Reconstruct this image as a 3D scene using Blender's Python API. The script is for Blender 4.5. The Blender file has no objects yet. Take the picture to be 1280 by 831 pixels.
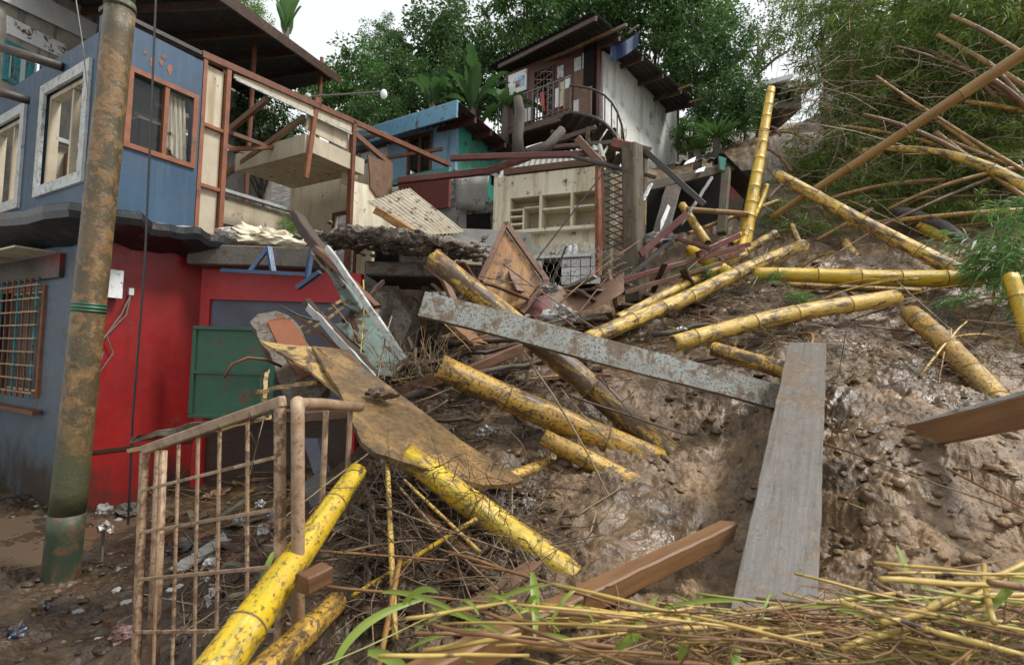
import bpy, math, random
import numpy as np
from mathutils import Vector as V, Matrix, Quaternion, noise as mnoise

# ------------------------------------------------------------------ camera
SC = bpy.context.scene
COL = SC.collection
F = 640.0; PITCH = math.radians(3.0); ROLL = math.radians(1.5)
CAM = V((0, 0, 1.8))
_f = V((0, math.cos(PITCH), math.sin(PITCH))); _u0 = V((0, -math.sin(PITCH), math.cos(PITCH))); _r0 = V((1, 0, 0))
_r = _r0 * math.cos(ROLL) + _u0 * math.sin(ROLL); _u = _u0 * math.cos(ROLL) - _r0 * math.sin(ROLL)
cd = bpy.data.cameras.new('camera'); cam = bpy.data.objects.new('camera', cd); COL.objects.link(cam)
M = Matrix((_r, _u, -_f)).transposed().to_4x4(); M.translation = CAM
cam.matrix_world = M
cd.sensor_width = 36; cd.lens = 18.0; cd.clip_start = 0.05; cd.clip_end = 400
cd.dof.use_dof = True; cd.dof.focus_distance = 5.0; cd.dof.aperture_fstop = 3.2
SC.camera = cam

# ------------------------------------------------------------------ light: rain-grey overcast
SUN_EL, SUN_AZ = math.radians(54), math.radians(80)      # the brightest cloud stands behind and right of the camera
wd = bpy.data.worlds.new('World'); SC.world = wd; wd.use_nodes = True
nt = wd.node_tree; nt.nodes.clear()
sky = nt.nodes.new('ShaderNodeTexSky'); sky.sky_type = 'NISHITA'; sky.sun_disc = False
sky.sun_elevation = SUN_EL; sky.sun_rotation = math.radians(100); sky.dust_density = 4
hs = nt.nodes.new('ShaderNodeHueSaturation'); hs.inputs['Saturation'].default_value = 0.08
mx = nt.nodes.new('ShaderNodeMixRGB'); mx.inputs['Fac'].default_value = 0.72
mx.inputs['Color2'].default_value = (9.6, 10.0, 10.2, 1)
bg = nt.nodes.new('ShaderNodeBackground'); bg.inputs['Strength'].default_value = 0.05
wo = nt.nodes.new('ShaderNodeOutputWorld')
nt.links.new(sky.outputs[0], hs.inputs['Color']); nt.links.new(hs.outputs[0], mx.inputs['Color1'])
nt.links.new(mx.outputs[0], bg.inputs['Color']); nt.links.new(bg.outputs[0], wo.inputs['Surface'])
sl = bpy.data.lights.new('sun', 'SUN'); sl.energy = 1.5; sl.angle = math.radians(12); sl.color = (1, 0.985, 0.96)
so = bpy.data.objects.new('sun', sl); COL.objects.link(so)
sd = V((math.sin(SUN_AZ) * math.cos(SUN_EL), -math.cos(SUN_AZ) * math.cos(SUN_EL), math.sin(SUN_EL)))
so.rotation_euler = sd.to_track_quat('Z', 'Y').to_euler(); so.location = (6, -6, 20)
SC.view_settings.view_transform = 'Standard'; SC.view_settings.look = 'None'
SC.view_settings.exposure = 1.36; SC.view_settings.gamma = 1.0
try: SC.view_settings.use_curve_mapping = False
except Exception: pass

R = random.Random(7); NR = np.random.default_rng(11)
ZUP = V((0, 0, 1))

def P(px, py, d):
    """a point of the place, read off as picture column, row and distance"""
    px = float(px); py = float(py); d = float(d)
    return CAM + d * (_f + _r * ((px - 640) / F) + _u * ((415.5 - py) / F))
def ray_plane(px, py, o, n):
    dv = P(px, py, 1) - CAM
    return CAM + dv * ((o - CAM).dot(n) / dv.dot(n))

# ------------------------------------------------------------------ materials
MATS = {}
def lin(c): return tuple(((x / 255.0) / 12.92 if x / 255.0 <= .04045 else ((x / 255.0 + .055) / 1.055) ** 2.4) for x in c)
MUDC = ((.048, .027, .012), (.14, .084, .042))
def mat(name, c1, c2=None, rough=.5, scale=6, stretch=(1, 1, 1), mud=0.0, mudscale=5, mudc=MUDC, bump=.15, bscale=40, mstretch=None, mw=.03, spec=.5, metal=0, coat=0, det=6, stain=0, stainc=(.035, .022, .013), streak=None, streakc=None):
    """two-tone noise colour, optional streaks, optional mud splashed over it, fine bump"""
    if name in MATS: return MATS[name]
    m = bpy.data.materials.new(name); m.use_nodes = True; t = m.node_tree; N = t.nodes; L = t.links
    b = N['Principled BSDF']
    c2 = c2 or tuple(x * .7 for x in c1)
    tc = N.new('ShaderNodeTexCoord'); mp = N.new('ShaderNodeMapping'); mp.inputs['Scale'].default_value = stretch
    oi = N.new('ShaderNodeObjectInfo'); va = N.new('ShaderNodeVectorMath'); va.operation = 'ADD'
    sc = N.new('ShaderNodeVectorMath'); sc.operation = 'SCALE'; sc.inputs['Scale'].default_value = 37.0
    cmb = N.new('ShaderNodeCombineXYZ')
    for i in range(3): L.new(oi.outputs['Random'], cmb.inputs[i])
    L.new(cmb.outputs[0], sc.inputs[0]); L.new(tc.outputs['Object'], va.inputs[0]); L.new(sc.outputs[0], va.inputs[1])
    L.new(va.outputs[0], mp.inputs['Vector'])
    def noise(s, d=6, r=.6, vec=None, dist=0):
        n = N.new('ShaderNodeTexNoise'); n.inputs['Scale'].default_value = s; n.inputs['Detail'].default_value = d
        n.inputs['Roughness'].default_value = r; n.inputs['Distortion'].default_value = dist
        L.new((vec or mp).outputs[0], n.inputs['Vector']); return n
    def ramp(src, p0, p1, a=(0, 0, 0, 1), c=(1, 1, 1, 1)):
        r = N.new('ShaderNodeValToRGB'); e = r.color_ramp.elements
        e[0].position = p0; e[1].position = p1; e[0].color = a; e[1].color = c
        L.new(src, r.inputs[0]); return r
    n1 = noise(scale, det)
    col = ramp(n1.outputs['Fac'], .3, .7, c2 + (1,), c1 + (1,)).outputs[0]
    rgh = rough
    hv = N.new('ShaderNodeHueSaturation'); mv = N.new('ShaderNodeMapRange'); mv.inputs['To Min'].default_value = .80; mv.inputs['To Max'].default_value = 1.08; L.new(oi.outputs['Random'], mv.inputs['Value']); L.new(mv.outputs[0], hv.inputs['Value']); L.new(col, hv.inputs['Color']); col = hv.outputs[0]
    if streak:
        ms = N.new('ShaderNodeMapping'); ms.inputs['Scale'].default_value = streak; L.new(va.outputs[0], ms.inputs['Vector'])
        ns = noise(1.0, 5, .65, ms); rs = ramp(ns.outputs['Fac'], .52, .66)
        mxs = N.new('ShaderNodeMixRGB'); mxs.inputs['Color2'].default_value = streakc + (1,)
        L.new(rs.outputs[0], mxs.inputs['Fac']); L.new(col, mxs.inputs['Color1']); col = mxs.outputs[0]
    bn = noise(bscale, 5, .7)
    h = bn.outputs['Fac']
    if mud > 0:
        mvec = va
        if mstretch:
            mvec = N.new('ShaderNodeMapping'); mvec.inputs['Scale'].default_value = mstretch; L.new(va.outputs[0], mvec.inputs['Vector'])
        nm = noise(mudscale, 9, .72, mvec, .3); th = .655 - .30 * mud
        mra = N.new('ShaderNodeMath'); mra.operation = 'MULTIPLY_ADD'; mra.inputs[1].default_value = .11; L.new(oi.outputs['Random'], mra.inputs[0])
        msb = N.new('ShaderNodeMath'); msb.operation = 'SUBTRACT'; msb.inputs[1].default_value = .055; L.new(nm.outputs['Fac'], msb.inputs[0]); L.new(msb.outputs[0], mra.inputs[2])
        rm = ramp(mra.outputs[0], th - mw, th + mw)
        nm2 = noise(22, 6, .7, va)
        rc = ramp(nm2.outputs['Fac'], .3, .72, mudc[0] + (1,), mudc[1] + (1,))
        mm = N.new('ShaderNodeMixRGB'); L.new(rm.outputs[0], mm.inputs['Fac']); L.new(col, mm.inputs['Color1']); L.new(rc.outputs[0], mm.inputs['Color2'])
        nf = noise(2.4, 8, .7, va); rf = ramp(nf.outputs['Fac'], .42, .75); fm_ = N.new('ShaderNodeMath'); fm_.operation = 'MULTIPLY'; fm_.inputs[1].default_value = min(.75, mud * 1.5); L.new(rf.outputs[0], fm_.inputs[0])
        nk = noise(48, 4, .6, va); rk = ramp(nk.outputs['Fac'], .66 - .25 * mud, .70 - .25 * mud); mk = N.new('ShaderNodeMath'); mk.operation = 'MAXIMUM'; L.new(fm_.outputs[0], mk.inputs[0])
        mk2 = N.new('ShaderNodeMath'); mk2.operation = 'MULTIPLY'; mk2.inputs[1].default_value = min(1, mud * 2.2); L.new(rk.outputs[0], mk2.inputs[0]); L.new(mk2.outputs[0], mk.inputs[1])
        mf = N.new('ShaderNodeMixRGB'); L.new(mk.outputs[0], mf.inputs['Fac']); L.new(mm.outputs[0], mf.inputs['Color1']); L.new(rc.outputs[0], mf.inputs['Color2'])
        col = mf.outputs[0]
        ad = N.new('ShaderNodeMath'); ad.operation = 'MULTIPLY_ADD'; ad.inputs[1].default_value = 1.2
        L.new(rm.outputs[0], ad.inputs[0]); L.new(h, ad.inputs[2]); h = ad.outputs[0]
    if stain:
        sx = N.new('ShaderNodeSeparateXYZ'); L.new(tc.outputs['Object'], sx.inputs[0]); nsn = noise(1.3, 6, .65, va)
        ms_ = N.new('ShaderNodeMath'); ms_.operation = 'MULTIPLY_ADD'; ms_.inputs[1].default_value = 2.6; L.new(nsn.outputs['Fac'], ms_.inputs[0]); ms_.inputs[2].default_value = stain - 1.3
        sb_ = N.new('ShaderNodeMath'); sb_.operation = 'SUBTRACT'; L.new(ms_.outputs[0], sb_.inputs[0]); L.new(sx.outputs['Z'], sb_.inputs[1])
        rst = ramp(sb_.outputs[0], .0, .5); mst = N.new('ShaderNodeMixRGB'); mst.inputs['Color2'].default_value = stainc + (1,)
        L.new(rst.outputs[0], mst.inputs['Fac']); L.new(col, mst.inputs['Color1']); col = mst.outputs[0]
    L.new(col, b.inputs['Base Color'])
    rr = N.new('ShaderNodeMapRange'); rr.inputs['To Min'].default_value = max(.05, rough - .15); rr.inputs['To Max'].default_value = min(1, rough + .2)
    nr = noise(9, 4, .6); L.new(nr.outputs['Fac'], rr.inputs['Value']); L.new(rr.outputs[0], b.inputs['Roughness'])
    bp = N.new('ShaderNodeBump'); bp.inputs['Strength'].default_value = bump; bp.inputs['Distance'].default_value = .02
    L.new(h, bp.inputs['Height']); L.new(bp.outputs[0], b.inputs['Normal'])
    b.inputs['Specular IOR Level'].default_value = spec; b.inputs['Metallic'].default_value = metal
    if coat: b.inputs['Coat Weight'].default_value = coat; b.inputs['Coat Roughness'].default_value = .15
    MATS[name] = m; return m

def leafmat(name, c1, c2, trans=.35, rough=.42, scale=.8):
    if name in MATS: return MATS[name]
    m = bpy.data.materials.new(name); m.use_nodes = True; t = m.node_tree; N = t.nodes; L = t.links
    b = N['Principled BSDF']; out = N['Material Output']
    g = N.new('ShaderNodeNewGeometry'); w = N.new('ShaderNodeTexWhiteNoise'); w.noise_dimensions = '1D'
    tc = N.new('ShaderNodeTexCoord'); n = N.new('ShaderNodeTexNoise'); n.inputs['Scale'].default_value = scale; n.inputs['Detail'].default_value = 3
    L.new(tc.outputs['Object'], n.inputs['Vector'])
    L.new(g.outputs['Random Per Island'], w.inputs['W'])
    ad = N.new('ShaderNodeMath'); ad.operation = 'MULTIPLY_ADD'; ad.inputs[1].default_value = .5
    L.new(w.outputs['Value'], ad.inputs[0]); sb = N.new('ShaderNodeMath'); sb.operation = 'SUBTRACT'; sb.inputs[1].default_value = .22
    L.new(n.outputs['Fac'], sb.inputs[0]); L.new(sb.outputs[0], ad.inputs[2])
    r = N.new('ShaderNodeValToRGB'); e = r.color_ramp.elements; e[0].position = .15; e[1].position = .85
    e[0].color = c2 + (1,); e[1].color = c1 + (1,)
    L.new(ad.outputs[0], r.inputs[0]); L.new(r.outputs[0], b.inputs['Base Color'])
    b.inputs['Roughness'].default_value = rough; b.inputs['Specular IOR Level'].default_value = .5
    tr = N.new('ShaderNodeBsdfTranslucent'); L.new(r.outputs[0], tr.inputs['Color'])
    mx = N.new('ShaderNodeMixShader'); mx.inputs[0].default_value = trans
    L.new(b.outputs[0], mx.inputs[1]); L.new(tr.outputs[0], mx.inputs[2]); L.new(mx.outputs[0], out.inputs['Surface'])
    MATS[name] = m; return m

def glassmat(name, tint=(.75, .8, .78), rough=.08, mixv=.55):
    if name in MATS: return MATS[name]
    m = bpy.data.materials.new(name); m.use_nodes = True; t = m.node_tree; N = t.nodes; L = t.links
    b = N['Principled BSDF']; b.inputs['Base Color'].default_value = (.03, .035, .035, 1); b.inputs['Roughness'].default_value = rough
    tr = N.new('ShaderNodeBsdfTransparent'); tr.inputs[0].default_value = tint + (1,)
    mx = N.new('ShaderNodeMixShader'); mx.inputs[0].default_value = mixv
    L.new(b.outputs[0], mx.inputs[1]); L.new(tr.outputs[0], mx.inputs[2]); L.new(mx.outputs[0], N['Material Output'].inputs['Surface'])
    MATS[name] = m; return m

G = (.30, .20, .12)
mud_m = None
blue_wall = mat('blue_paint', (.033, .085, .150), (.022, .058, .105), .42, 2.2, mud=.10, mudscale=3, streak=(14, 14, .7), streakc=(.042, .088, .145), bump=.06)
slate_wall = mat('slate_blue_paint', (.085, .125, .165), (.055, .085, .115), .5, 2.0, stain=1.0, mud=.2, mudscale=1.6, streak=(10, 10, .5), streakc=(.07, .09, .11), bump=.08)
slate_panel = mat('slate_panel_paint', (.15, .16, .21), (.10, .10, .14), .55, 2.5, mud=.12)
red_wall = mat('red_paint', (.31, .012, .011), (.21, .009, .009), .38, 2.0, mud=.07, mudscale=2.5, stain=.75, streak=(9, 9, .6), streakc=(.20, .010, .010), bump=.05)
red_bright = mat('bright_red_paint', (.60, .022, .024), (.46, .016, .018), .4, 3, mud=.16, mudscale=9, streak=(7, 7, .8), streakc=(.42, .018, .02), bump=.06)
green_metal = mat('green_sheet_paint', (.022, .115, .062), (.014, .075, .042), .4, 3, mud=.17, mudscale=6, bump=.08)
beige = mat('beige_board', (.60, .52, .38), (.44, .37, .26), .6, 2.5, streak=(8, 8, .6), streakc=(.36, .27, .16), mud=.05, bump=.08)
cream = mat('cream_plaster', (.74, .68, .52), (.66, .59, .43), .6, 2, mud=.04, streak=(6, 6, .5), streakc=(.5, .41, .27), bump=.08)
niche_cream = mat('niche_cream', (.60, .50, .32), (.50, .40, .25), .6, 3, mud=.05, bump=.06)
white_wall = mat('white_board_stained', (.72, .72, .68), (.58, .58, .53), .6, 1.2, streak=(3, 3, .35), streakc=(.45, .44, .38), mud=.06, mudscale=2, mudc=((.25, .22, .18), (.4, .38, .32)), bump=.08)
white_paint = mat('chipped_white_paint', (.56, .58, .56), (.38, .39, .37), .5, 8, mud=.26, mudscale=12, mudc=((.2, .18, .15), (.3, .28, .24)), bump=.1)
white_board = mat('white_laminate', (.75, .76, .74), (.62, .62, .60), .4, 4, mud=.10, bump=.05)
rust = mat('rusted_steel', (.20, .062, .022), (.10, .03, .014), .6, 7, mud=.12, bump=.25)
rust_frame = mat('rust_orange_wood', (.30, .10, .035), (.16, .05, .02), .55, 7, mud=.1, bump=.2)
redlead = mat('red_lead_steel', (.16, .030, .022), (.09, .018, .014), .4, 5, mud=.2, bump=.12)
dark_steel = mat('dark_steel', (.05, .045, .04), (.03, .026, .022), .45, 8, mud=.25, bump=.2)
galv = mat('galvanised_steel', (.34, .36, .33), (.25, .27, .25), .38, 4, mud=.5, mudscale=6, mudc=((.075, .052, .033), (.2, .15, .105)), bump=.25, metal=.35)
bluesteel = mat('blue_painted_steel', (.05, .12, .24), (.04, .08, .17), .4, 6, mud=.2)
wood = mat('wet_brown_wood', (.20, .088, .038), (.10, .042, .02), .45, 3, stretch=(1, 14, 14), mud=.16, bump=.25)
beam_m = mat('sawn_reddish_timber', (.27, .135, .052), (.15, .068, .026), .42, 2.5, stretch=(1, 12, 12), mud=.20, mudscale=7, mudc=((.11, .065, .033), (.22, .14, .08)), bump=.2)
greywood = mat('weathered_grey_plank', (.215, .205, .19), (.12, .115, .105), .42, 3, stretch=(1, 20, 20), streak=(1.0, 34, 34), streakc=(.075, .07, .062), mud=.52, mudscale=2.2, mudc=((.085, .056, .034), (.22, .155, .10)), bump=.4)
oldpost = mat('mossy_grey_timber', (.15, .125, .085), (.065, .055, .032), .7, 3, stretch=(1, 12, 12), mud=.14, bump=.5)
darkwood = mat('dark_wet_timber', (.075, .038, .022), (.035, .018, .012), .4, 4, stretch=(1, 10, 10), mud=.2, bump=.3)
ply = mat('wet_plywood', (.36, .215, .075), (.12, .068, .026), .24, 1.6, stretch=(1, 6, 6), mud=.50, mudscale=3.2, mudc=((.055, .032, .013), (.19, .12, .055)), bump=.25)
plyyellow = mat('yellowed_plywood', (.50, .34, .12), (.33, .20, .07), .4, 3, stretch=(1, 9, 9), mud=.28, bump=.25)
doorwood = mat('varnished_door_wood', (.48, .25, .085), (.17, .07, .022), .38, 2, stretch=(1, 8, 8), mud=.12, bump=.2)
concrete = mat('wet_concrete', (.20, .175, .145), (.10, .085, .07), .6, 5, mud=.3, mudscale=5, bump=.5, bscale=25)
concrete_l = mat('pale_concrete', (.34, .33, .31), (.24, .23, .21), .6, 3, mud=.2, bump=.3)
rubble_m = mat('rubble', (.34, .29, .23), (.09, .07, .055), .6, 12, mud=.28, mudscale=12, bump=.8, bscale=30)
blockwall = mat('grimy_block_wall', (.36, .33, .28), (.22, .2, .17), .75, 5, streak=(6, 6, 1), streakc=(.15, .13, .11), bump=.4)
turq = mat('turquoise_paint', (.05, .28, .32), (.035, .19, .22), .4, 5, mud=.2, bump=.1)
teal = mat('teal_green_paint', (.05, .38, .29), (.035, .26, .20), .5, 3, streak=(4, 4, 2), streakc=(.13, .20, .13), mud=.16)
skyblue = mat('light_blue_paint', (.30, .50, .66), (.22, .40, .55), .5, 2, mud=.06, streak=(6, 6, .7), streakc=(.12, .22, .32))
skyblue_f = mat('blue_fascia_paint', (.13, .31, .44), (.10, .24, .36), .45, 3, mud=.12)
roof_dark = mat('dark_roof_sheet', (.045, .04, .037), (.022, .02, .018), .6, 4, mud=.1, bump=.2)
roof_red = mat('dark_red_roof', (.085, .028, .022), (.045, .016, .013), .55, 4, mud=.1, bump=.2)
brownwall = mat('brown_board_wall', (.135, .045, .028), (.085, .028, .018), .55, 3, stretch=(4, 4, 1), bump=.15)
tarp_m = mat('black_tarpaulin', (.022, .024, .028), (.012, .013, .016), .28, 5, mud=.08, bump=.2)
tarp_top = mat('wet_pale_sheet', (.50, .49, .46), (.32, .31, .29), .3, 4, mud=.12)
bluecloth = mat('blue_tarp', (.02, .045, .14), (.015, .03, .09), .5, 4)
corr_m = mat('pale_corrugated_sheet', (.48, .43, .32), (.33, .28, .2), .5, 3, mud=.22, mudscale=6, bump=.15)
rustsheet = mat('rusted_sheet', (.22, .12, .065), (.12, .055, .03), .6, 5, mud=.25, bump=.2)
greensheet = mat('pale_green_board', (.20, .28, .25), (.13, .19, .165), .5, 4, mud=.28, bump=.15)
pole_m = mat('rusted_pole', (.088, .064, .028), (.042, .042, .024), .40, 3, stretch=(3, 3, .6), mud=.32, mudscale=6, mudc=((.12, .055, .018), (.30, .19, .08)), stain=.9, stainc=(.075, .075, .035), bump=.3)
pole_low = mat('peeling_green_pole', (.085, .075, .038), (.038, .048, .026), .45, 4, mud=.42, mudscale=8, mudc=((.13, .065, .022), (.36, .24, .11)), bump=.4)
pole_green = mat('green_pole_base', (.030, .055, .028), (.016, .032, .018), .5, 5, mud=.24, mudscale=5)
gate_m = mat('muddy_cream_gate', (.50, .35, .22), (.27, .16, .09), .5, 14, mud=.29, mudscale=18, mudc=((.10, .055, .028), (.24, .145, .085)), bump=.2)
lace = mat('thin_curtain', (.50, .47, .38), (.36, .33, .26), .8, 5, stretch=(20, 20, 2), mud=.1)
void_m = mat('room_shade', (.02, .018, .016), (.01, .009, .008), .8, 3, spec=.08)  # near-black surfaces: the shade of unlit interiors and gaps is put into the colour
plastic_w = mat('white_plastic', (.62, .62, .60), (.42, .41, .39), .3, 8, mud=.42, mudscale=14)
trash_g = mat('grey_plastic', (.25, .26, .28), (.14, .14, .16), .3, 8, mud=.25)
trash_p = mat('pink_cloth', (.45, .2, .21), (.4, .32, .31), .7, 9, mud=.4)
trash_b = mat('blue_plastic', (.04, .07, .12), (.03, .045, .08), .3, 8, mud=.5)
cable_m = mat('black_cable', (.02, .02, .02), (.012, .012, .012), .5, 8)
wire_m = mat('grey_wire', (.20, .19, .17), (.12, .1, .08), .5, 20, bump=0)
glass = glassmat('window_glass')
bark = mat('bark', (.13, .105, .08), (.06, .048, .035), .8, 6, stretch=(1, 1, .3), bump=.6)
twig_m = mat('dry_twig', (.30, .22, .12), (.15, .095, .05), .6, 9, mud=.25)
twig_red = mat('reddish_twig', (.30, .15, .06), (.17, .08, .03), .5, 9, mud=.15)
straw_g = mat('greenish_straw', (.34, .36, .08), (.22, .22, .05), .4, 6, mud=.1, mudscale=12)
straw_m = mat('yellow_straw', (.58, .42, .11), (.36, .23, .055), .4, 6, mud=.12, mudscale=12)
straw_b = mat('brown_straw', (.28, .16, .06), (.16, .085, .035), .5, 6, mud=.2, mudscale=12)
grassleaf = leafmat('green_blade', (.34, .42, .07), (.20, .28, .04), .35)
node_m = mat('bamboo_node', (.16, .10, .04), (.07, .045, .02), .6, 12)
inside_m = mat('bamboo_inside', (.38, .27, .13), (.24, .16, .08), .7, 8)
def bam(n, c1, c2, rough, mud, ms, sc, coat=.06): return mat('bamboo_' + n, c1, c2, rough, 2.2, stretch=(.8, 7, 7), mud=mud, mudscale=ms, mstretch=(.42, 1.25, 1.25), mw=.055, streak=(.5, 26, 26), streakc=sc, bump=.3, coat=coat)
BAM = {
 'bright': bam('bright_yellow', (.82, .54, .022), (.62, .36, .012), .32, .28, 9, (.50, .36, .03)),
 'muddy': bam('muddy_yellow', (.70, .42, .050), (.48, .25, .028), .36, .46, 9, (.36, .22, .03)),
 'vivid': bam('vivid_muddy', (.82, .56, .020), (.64, .39, .015), .26, .37, 10, (.40, .35, .02)),
 'pale': bam('pale', (.74, .50, .10), (.54, .33, .055), .38, .33, 10, (.46, .29, .06)),
 'ochre': bam('ochre', (.42, .23, .055), (.26, .13, .03), .35, .22, 8, (.25, .13, .03)),
 'brown': bam('brown', (.24, .115, .04), (.14, .06, .022), .4, .35, 8, (.12, .05, .02)),
}

# ------------------------------------------------------------------ mesh builders
WO = {}
def meta(o, label=None, cat=None, group=None, kind=None):
    if label: o['label'] = label
    if cat: o['category'] = cat
    if group: o['group'] = group
    if kind: o['kind'] = kind
    return o
def root(name, loc, label, cat, group=None):
    o = bpy.data.objects.new(name, None); o.empty_display_size = .2; COL.objects.link(o); o.location = loc; WO[o] = V(loc)
    return meta(o, label, cat, group)
def link(o, parent, world):
    COL.objects.link(o); WO[o] = V(world)
    if parent: o.parent = parent; o.location = V(world) - WO[parent]
    else: o.location = world
def mesh_np(name, verts, faces, mats, smooth=False, mi=None):
    """fast mesh from numpy verts (n,3) and quads or tris (m,k)"""
    me = bpy.data.meshes.new(name); verts = np.asarray(verts, dtype=np.float32); faces = np.asarray(faces, dtype=np.int32)
    k = faces.shape[1]; me.vertices.add(len(verts)); me.vertices.foreach_set('co', verts.ravel())
    me.loops.add(faces.size); me.loops.foreach_set('vertex_index', faces.ravel())
    me.polygons.add(len(faces)); me.polygons.foreach_set('loop_start', np.arange(0, faces.size, k, dtype=np.int32))
    if smooth: me.polygons.foreach_set('use_smooth', np.ones(len(faces), dtype=bool))
    for m in (mats if isinstance(mats, (list, tuple)) else [mats]): me.materials.append(m)
    if mi is not None: me.polygons.foreach_set('material_index', np.asarray(mi, dtype=np.int32))
    me.update(calc_edges=True); return me

class MB:
    def __init__(s): s.v = []; s.f = []; s.m = []
    def add(s, vs, fs, mi=0):
        k = len(s.v); s.v += [V(x) for x in vs]; s.f += [tuple(i + k for i in f) for f in fs]; s.m += [mi] * len(fs); return s
    def hexa(s, p, mi=0):
        return s.add(p, [(3, 2, 1, 0), (4, 5, 6, 7), (0, 1, 5, 4), (1, 2, 6, 5), (2, 3, 7, 6), (3, 0, 4, 7)], mi)
    def box(s, o, ex, ey, ez, mi=0):
        o = V(o); return s.hexa([o, o + ex, o + ex + ey, o + ey, o + ez, o + ex + ez, o + ex + ey + ez, o + ey + ez], mi)
    def aabb(s, a, b, mi=0):
        a = V(a); b = V(b); d = b - a; return s.box(a, V((d.x, 0, 0)), V((0, d.y, 0)), V((0, 0, d.z)), mi)
    def poly(s, pts, off, mi=0):
        """polygon extruded by the vector off"""
        n = len(pts); pts = [V(p) for p in pts]
        return s.add(pts + [p + off for p in pts], [tuple(range(n))[::-1], tuple(range(n, 2 * n))] + [(i, (i + 1) % n, (i + 1) % n + n, i + n) for i in range(n)], mi)
    def tube(s, pts, rad, seg=6, mi=0):
        pts = [V(p) for p in pts]; n = len(pts)
        if not hasattr(rad, '__len__'): rad = [rad] * n
        vs = []; ref = None
        for i in range(n):
            t = (pts[min(i + 1, n - 1)] - pts[max(i - 1, 0)]).normalized()
            if ref is None: ref = t.orthogonal().normalized()
            a = (ref - t * ref.dot(t)).normalized(); ref = a; b = t.cross(a)
            for j in range(seg):
                w = 2 * math.pi * j / seg; vs.append(pts[i] + (a * math.cos(w) + b * math.sin(w)) * rad[i])
        fs = [(i * seg + j, i * seg + (j + 1) % seg, (i + 1) * seg + (j + 1) % seg, (i + 1) * seg + j) for i in range(n - 1) for j in range(seg)]
        fs += [tuple(range(seg))[::-1], tuple(range((n - 1) * seg, n * seg))]
        return s.add(vs, fs, mi)
    def bar(s, A, B, w, h, up=ZUP, mi=0):
        A = V(A); B = V(B); t = (B - A).normalized(); sd = t.cross(up)
        if sd.length < 1e-3: sd = t.cross(V((0, 1, 0)))
        sd.normalize(); u = sd.cross(t)
        return s.box(A - sd * w / 2 - u * h / 2, B - A, sd * w, u * h, mi)
    def build(s, name, mats, parent=None, label=None, cat=None, group=None, kind=None, smooth=False, bevel=0):
        co = np.array([tuple(v) for v in s.v]); lo = co.min(0); hi = co.max(0)
        o = V(((lo[0] + hi[0]) / 2, (lo[1] + hi[1]) / 2, lo[2]))
        me = bpy.data.meshes.new(name); me.from_pydata([tuple(v - o) for v in s.v], [], s.f)
        for m in (mats if isinstance(mats, (list, tuple)) else [mats]): me.materials.append(m)
        me.polygons.foreach_set('material_index', s.m)
        if smooth: me.polygons.foreach_set('use_smooth', [True] * len(s.f))
        me.update(); ob = bpy.data.objects.new(name, me); link(ob, parent, o)
        if bevel:
            md = ob.modifiers.new('bevel', 'BEVEL'); md.width = bevel; md.segments = 1; md.limit_method = 'ANGLE'
        return meta(ob, label, cat, group, kind)

class Fr:
    """an upright wall frame: a along x, z up, n out of the wall"""
    def __init__(s, o, x, n): s.o = V(o); s.x = V(x).normalized(); s.n = V(n).normalized()
    def p(s, a, z, n=0): return s.o + s.x * a + s.n * n + ZUP * z
    def loc(s, px, py, n=0):
        q = ray_plane(px, py, s.o + s.n * n, s.n) - s.o; return q.dot(s.x), q.z
    def box(s, mb, a0, a1, z0, z1, n0, n1, mi=0):
        return mb.box(s.p(a0, z0, n0), s.x * (a1 - a0), s.n * (n1 - n0), ZUP * (z1 - z0), mi)
    def pbox(s, mb, px0, py0, px1, py1, n0, n1, mi=0):
        a0, z1 = s.loc(px0, py0); a1, z0 = s.loc(px1, py1)
        return s.box(mb, min(a0, a1), max(a0, a1), min(z0, z1), max(z0, z1), n0, n1, mi)
    def poly(s, mb, pix, n0, n1, mi=0):
        return mb.poly([s.p(*s.loc(*q), n0) for q in pix], s.n * (n1 - n0), mi)
    def wall(s, mb, a0, a1, z0, z1, holes, n0, n1, mi=0):
        A = sorted({a0, a1} | {x for h in holes for x in h[:2] if a0 < x < a1}); Zs = sorted({z0, z1} | {x for h in holes for x in h[2:] if z0 < x < z1})
        def solid(i, j):
            if i < 0 or j < 0 or i >= len(A) - 1 or j >= len(Zs) - 1: return False
            ca = (A[i] + A[i + 1]) / 2; cz = (Zs[j] + Zs[j + 1]) / 2
            return not any(h[0] < ca < h[1] and h[2] < cz < h[3] for h in holes)
        for i in range(len(A) - 1):
            for j in range(len(Zs) - 1):
                if not solid(i, j): continue
                c = [s.p(A[i + di], Zs[j + dj], n) for n in (n0, n1) for di, dj in ((0, 0), (1, 0), (1, 1), (0, 1))]
                fs = [(3, 2, 1, 0), (4, 5, 6, 7)]
                if not solid(i, j - 1): fs.append((0, 1, 5, 4))
                if not solid(i + 1, j): fs.append((1, 2, 6, 5))
                if not solid(i, j + 1): fs.append((2, 3, 7, 6))
                if not solid(i - 1, j): fs.append((3, 0, 4, 7))
                mb.add(c, fs, mi)
        return mb
    def ring(s, mb, a0, a1, z0, z1, w, n0, n1, mi=0):
        s.box(mb, a0, a1, z0, z0 + w, n0, n1, mi); s.box(mb, a0, a1, z1 - w, z1, n0, n1, mi)
        s.box(mb, a0, a0 + w, z0 + w, z1 - w, n0, n1, mi); s.box(mb, a1 - w, a1, z0 + w, z1 - w, n0, n1, mi)
        return mb

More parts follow.
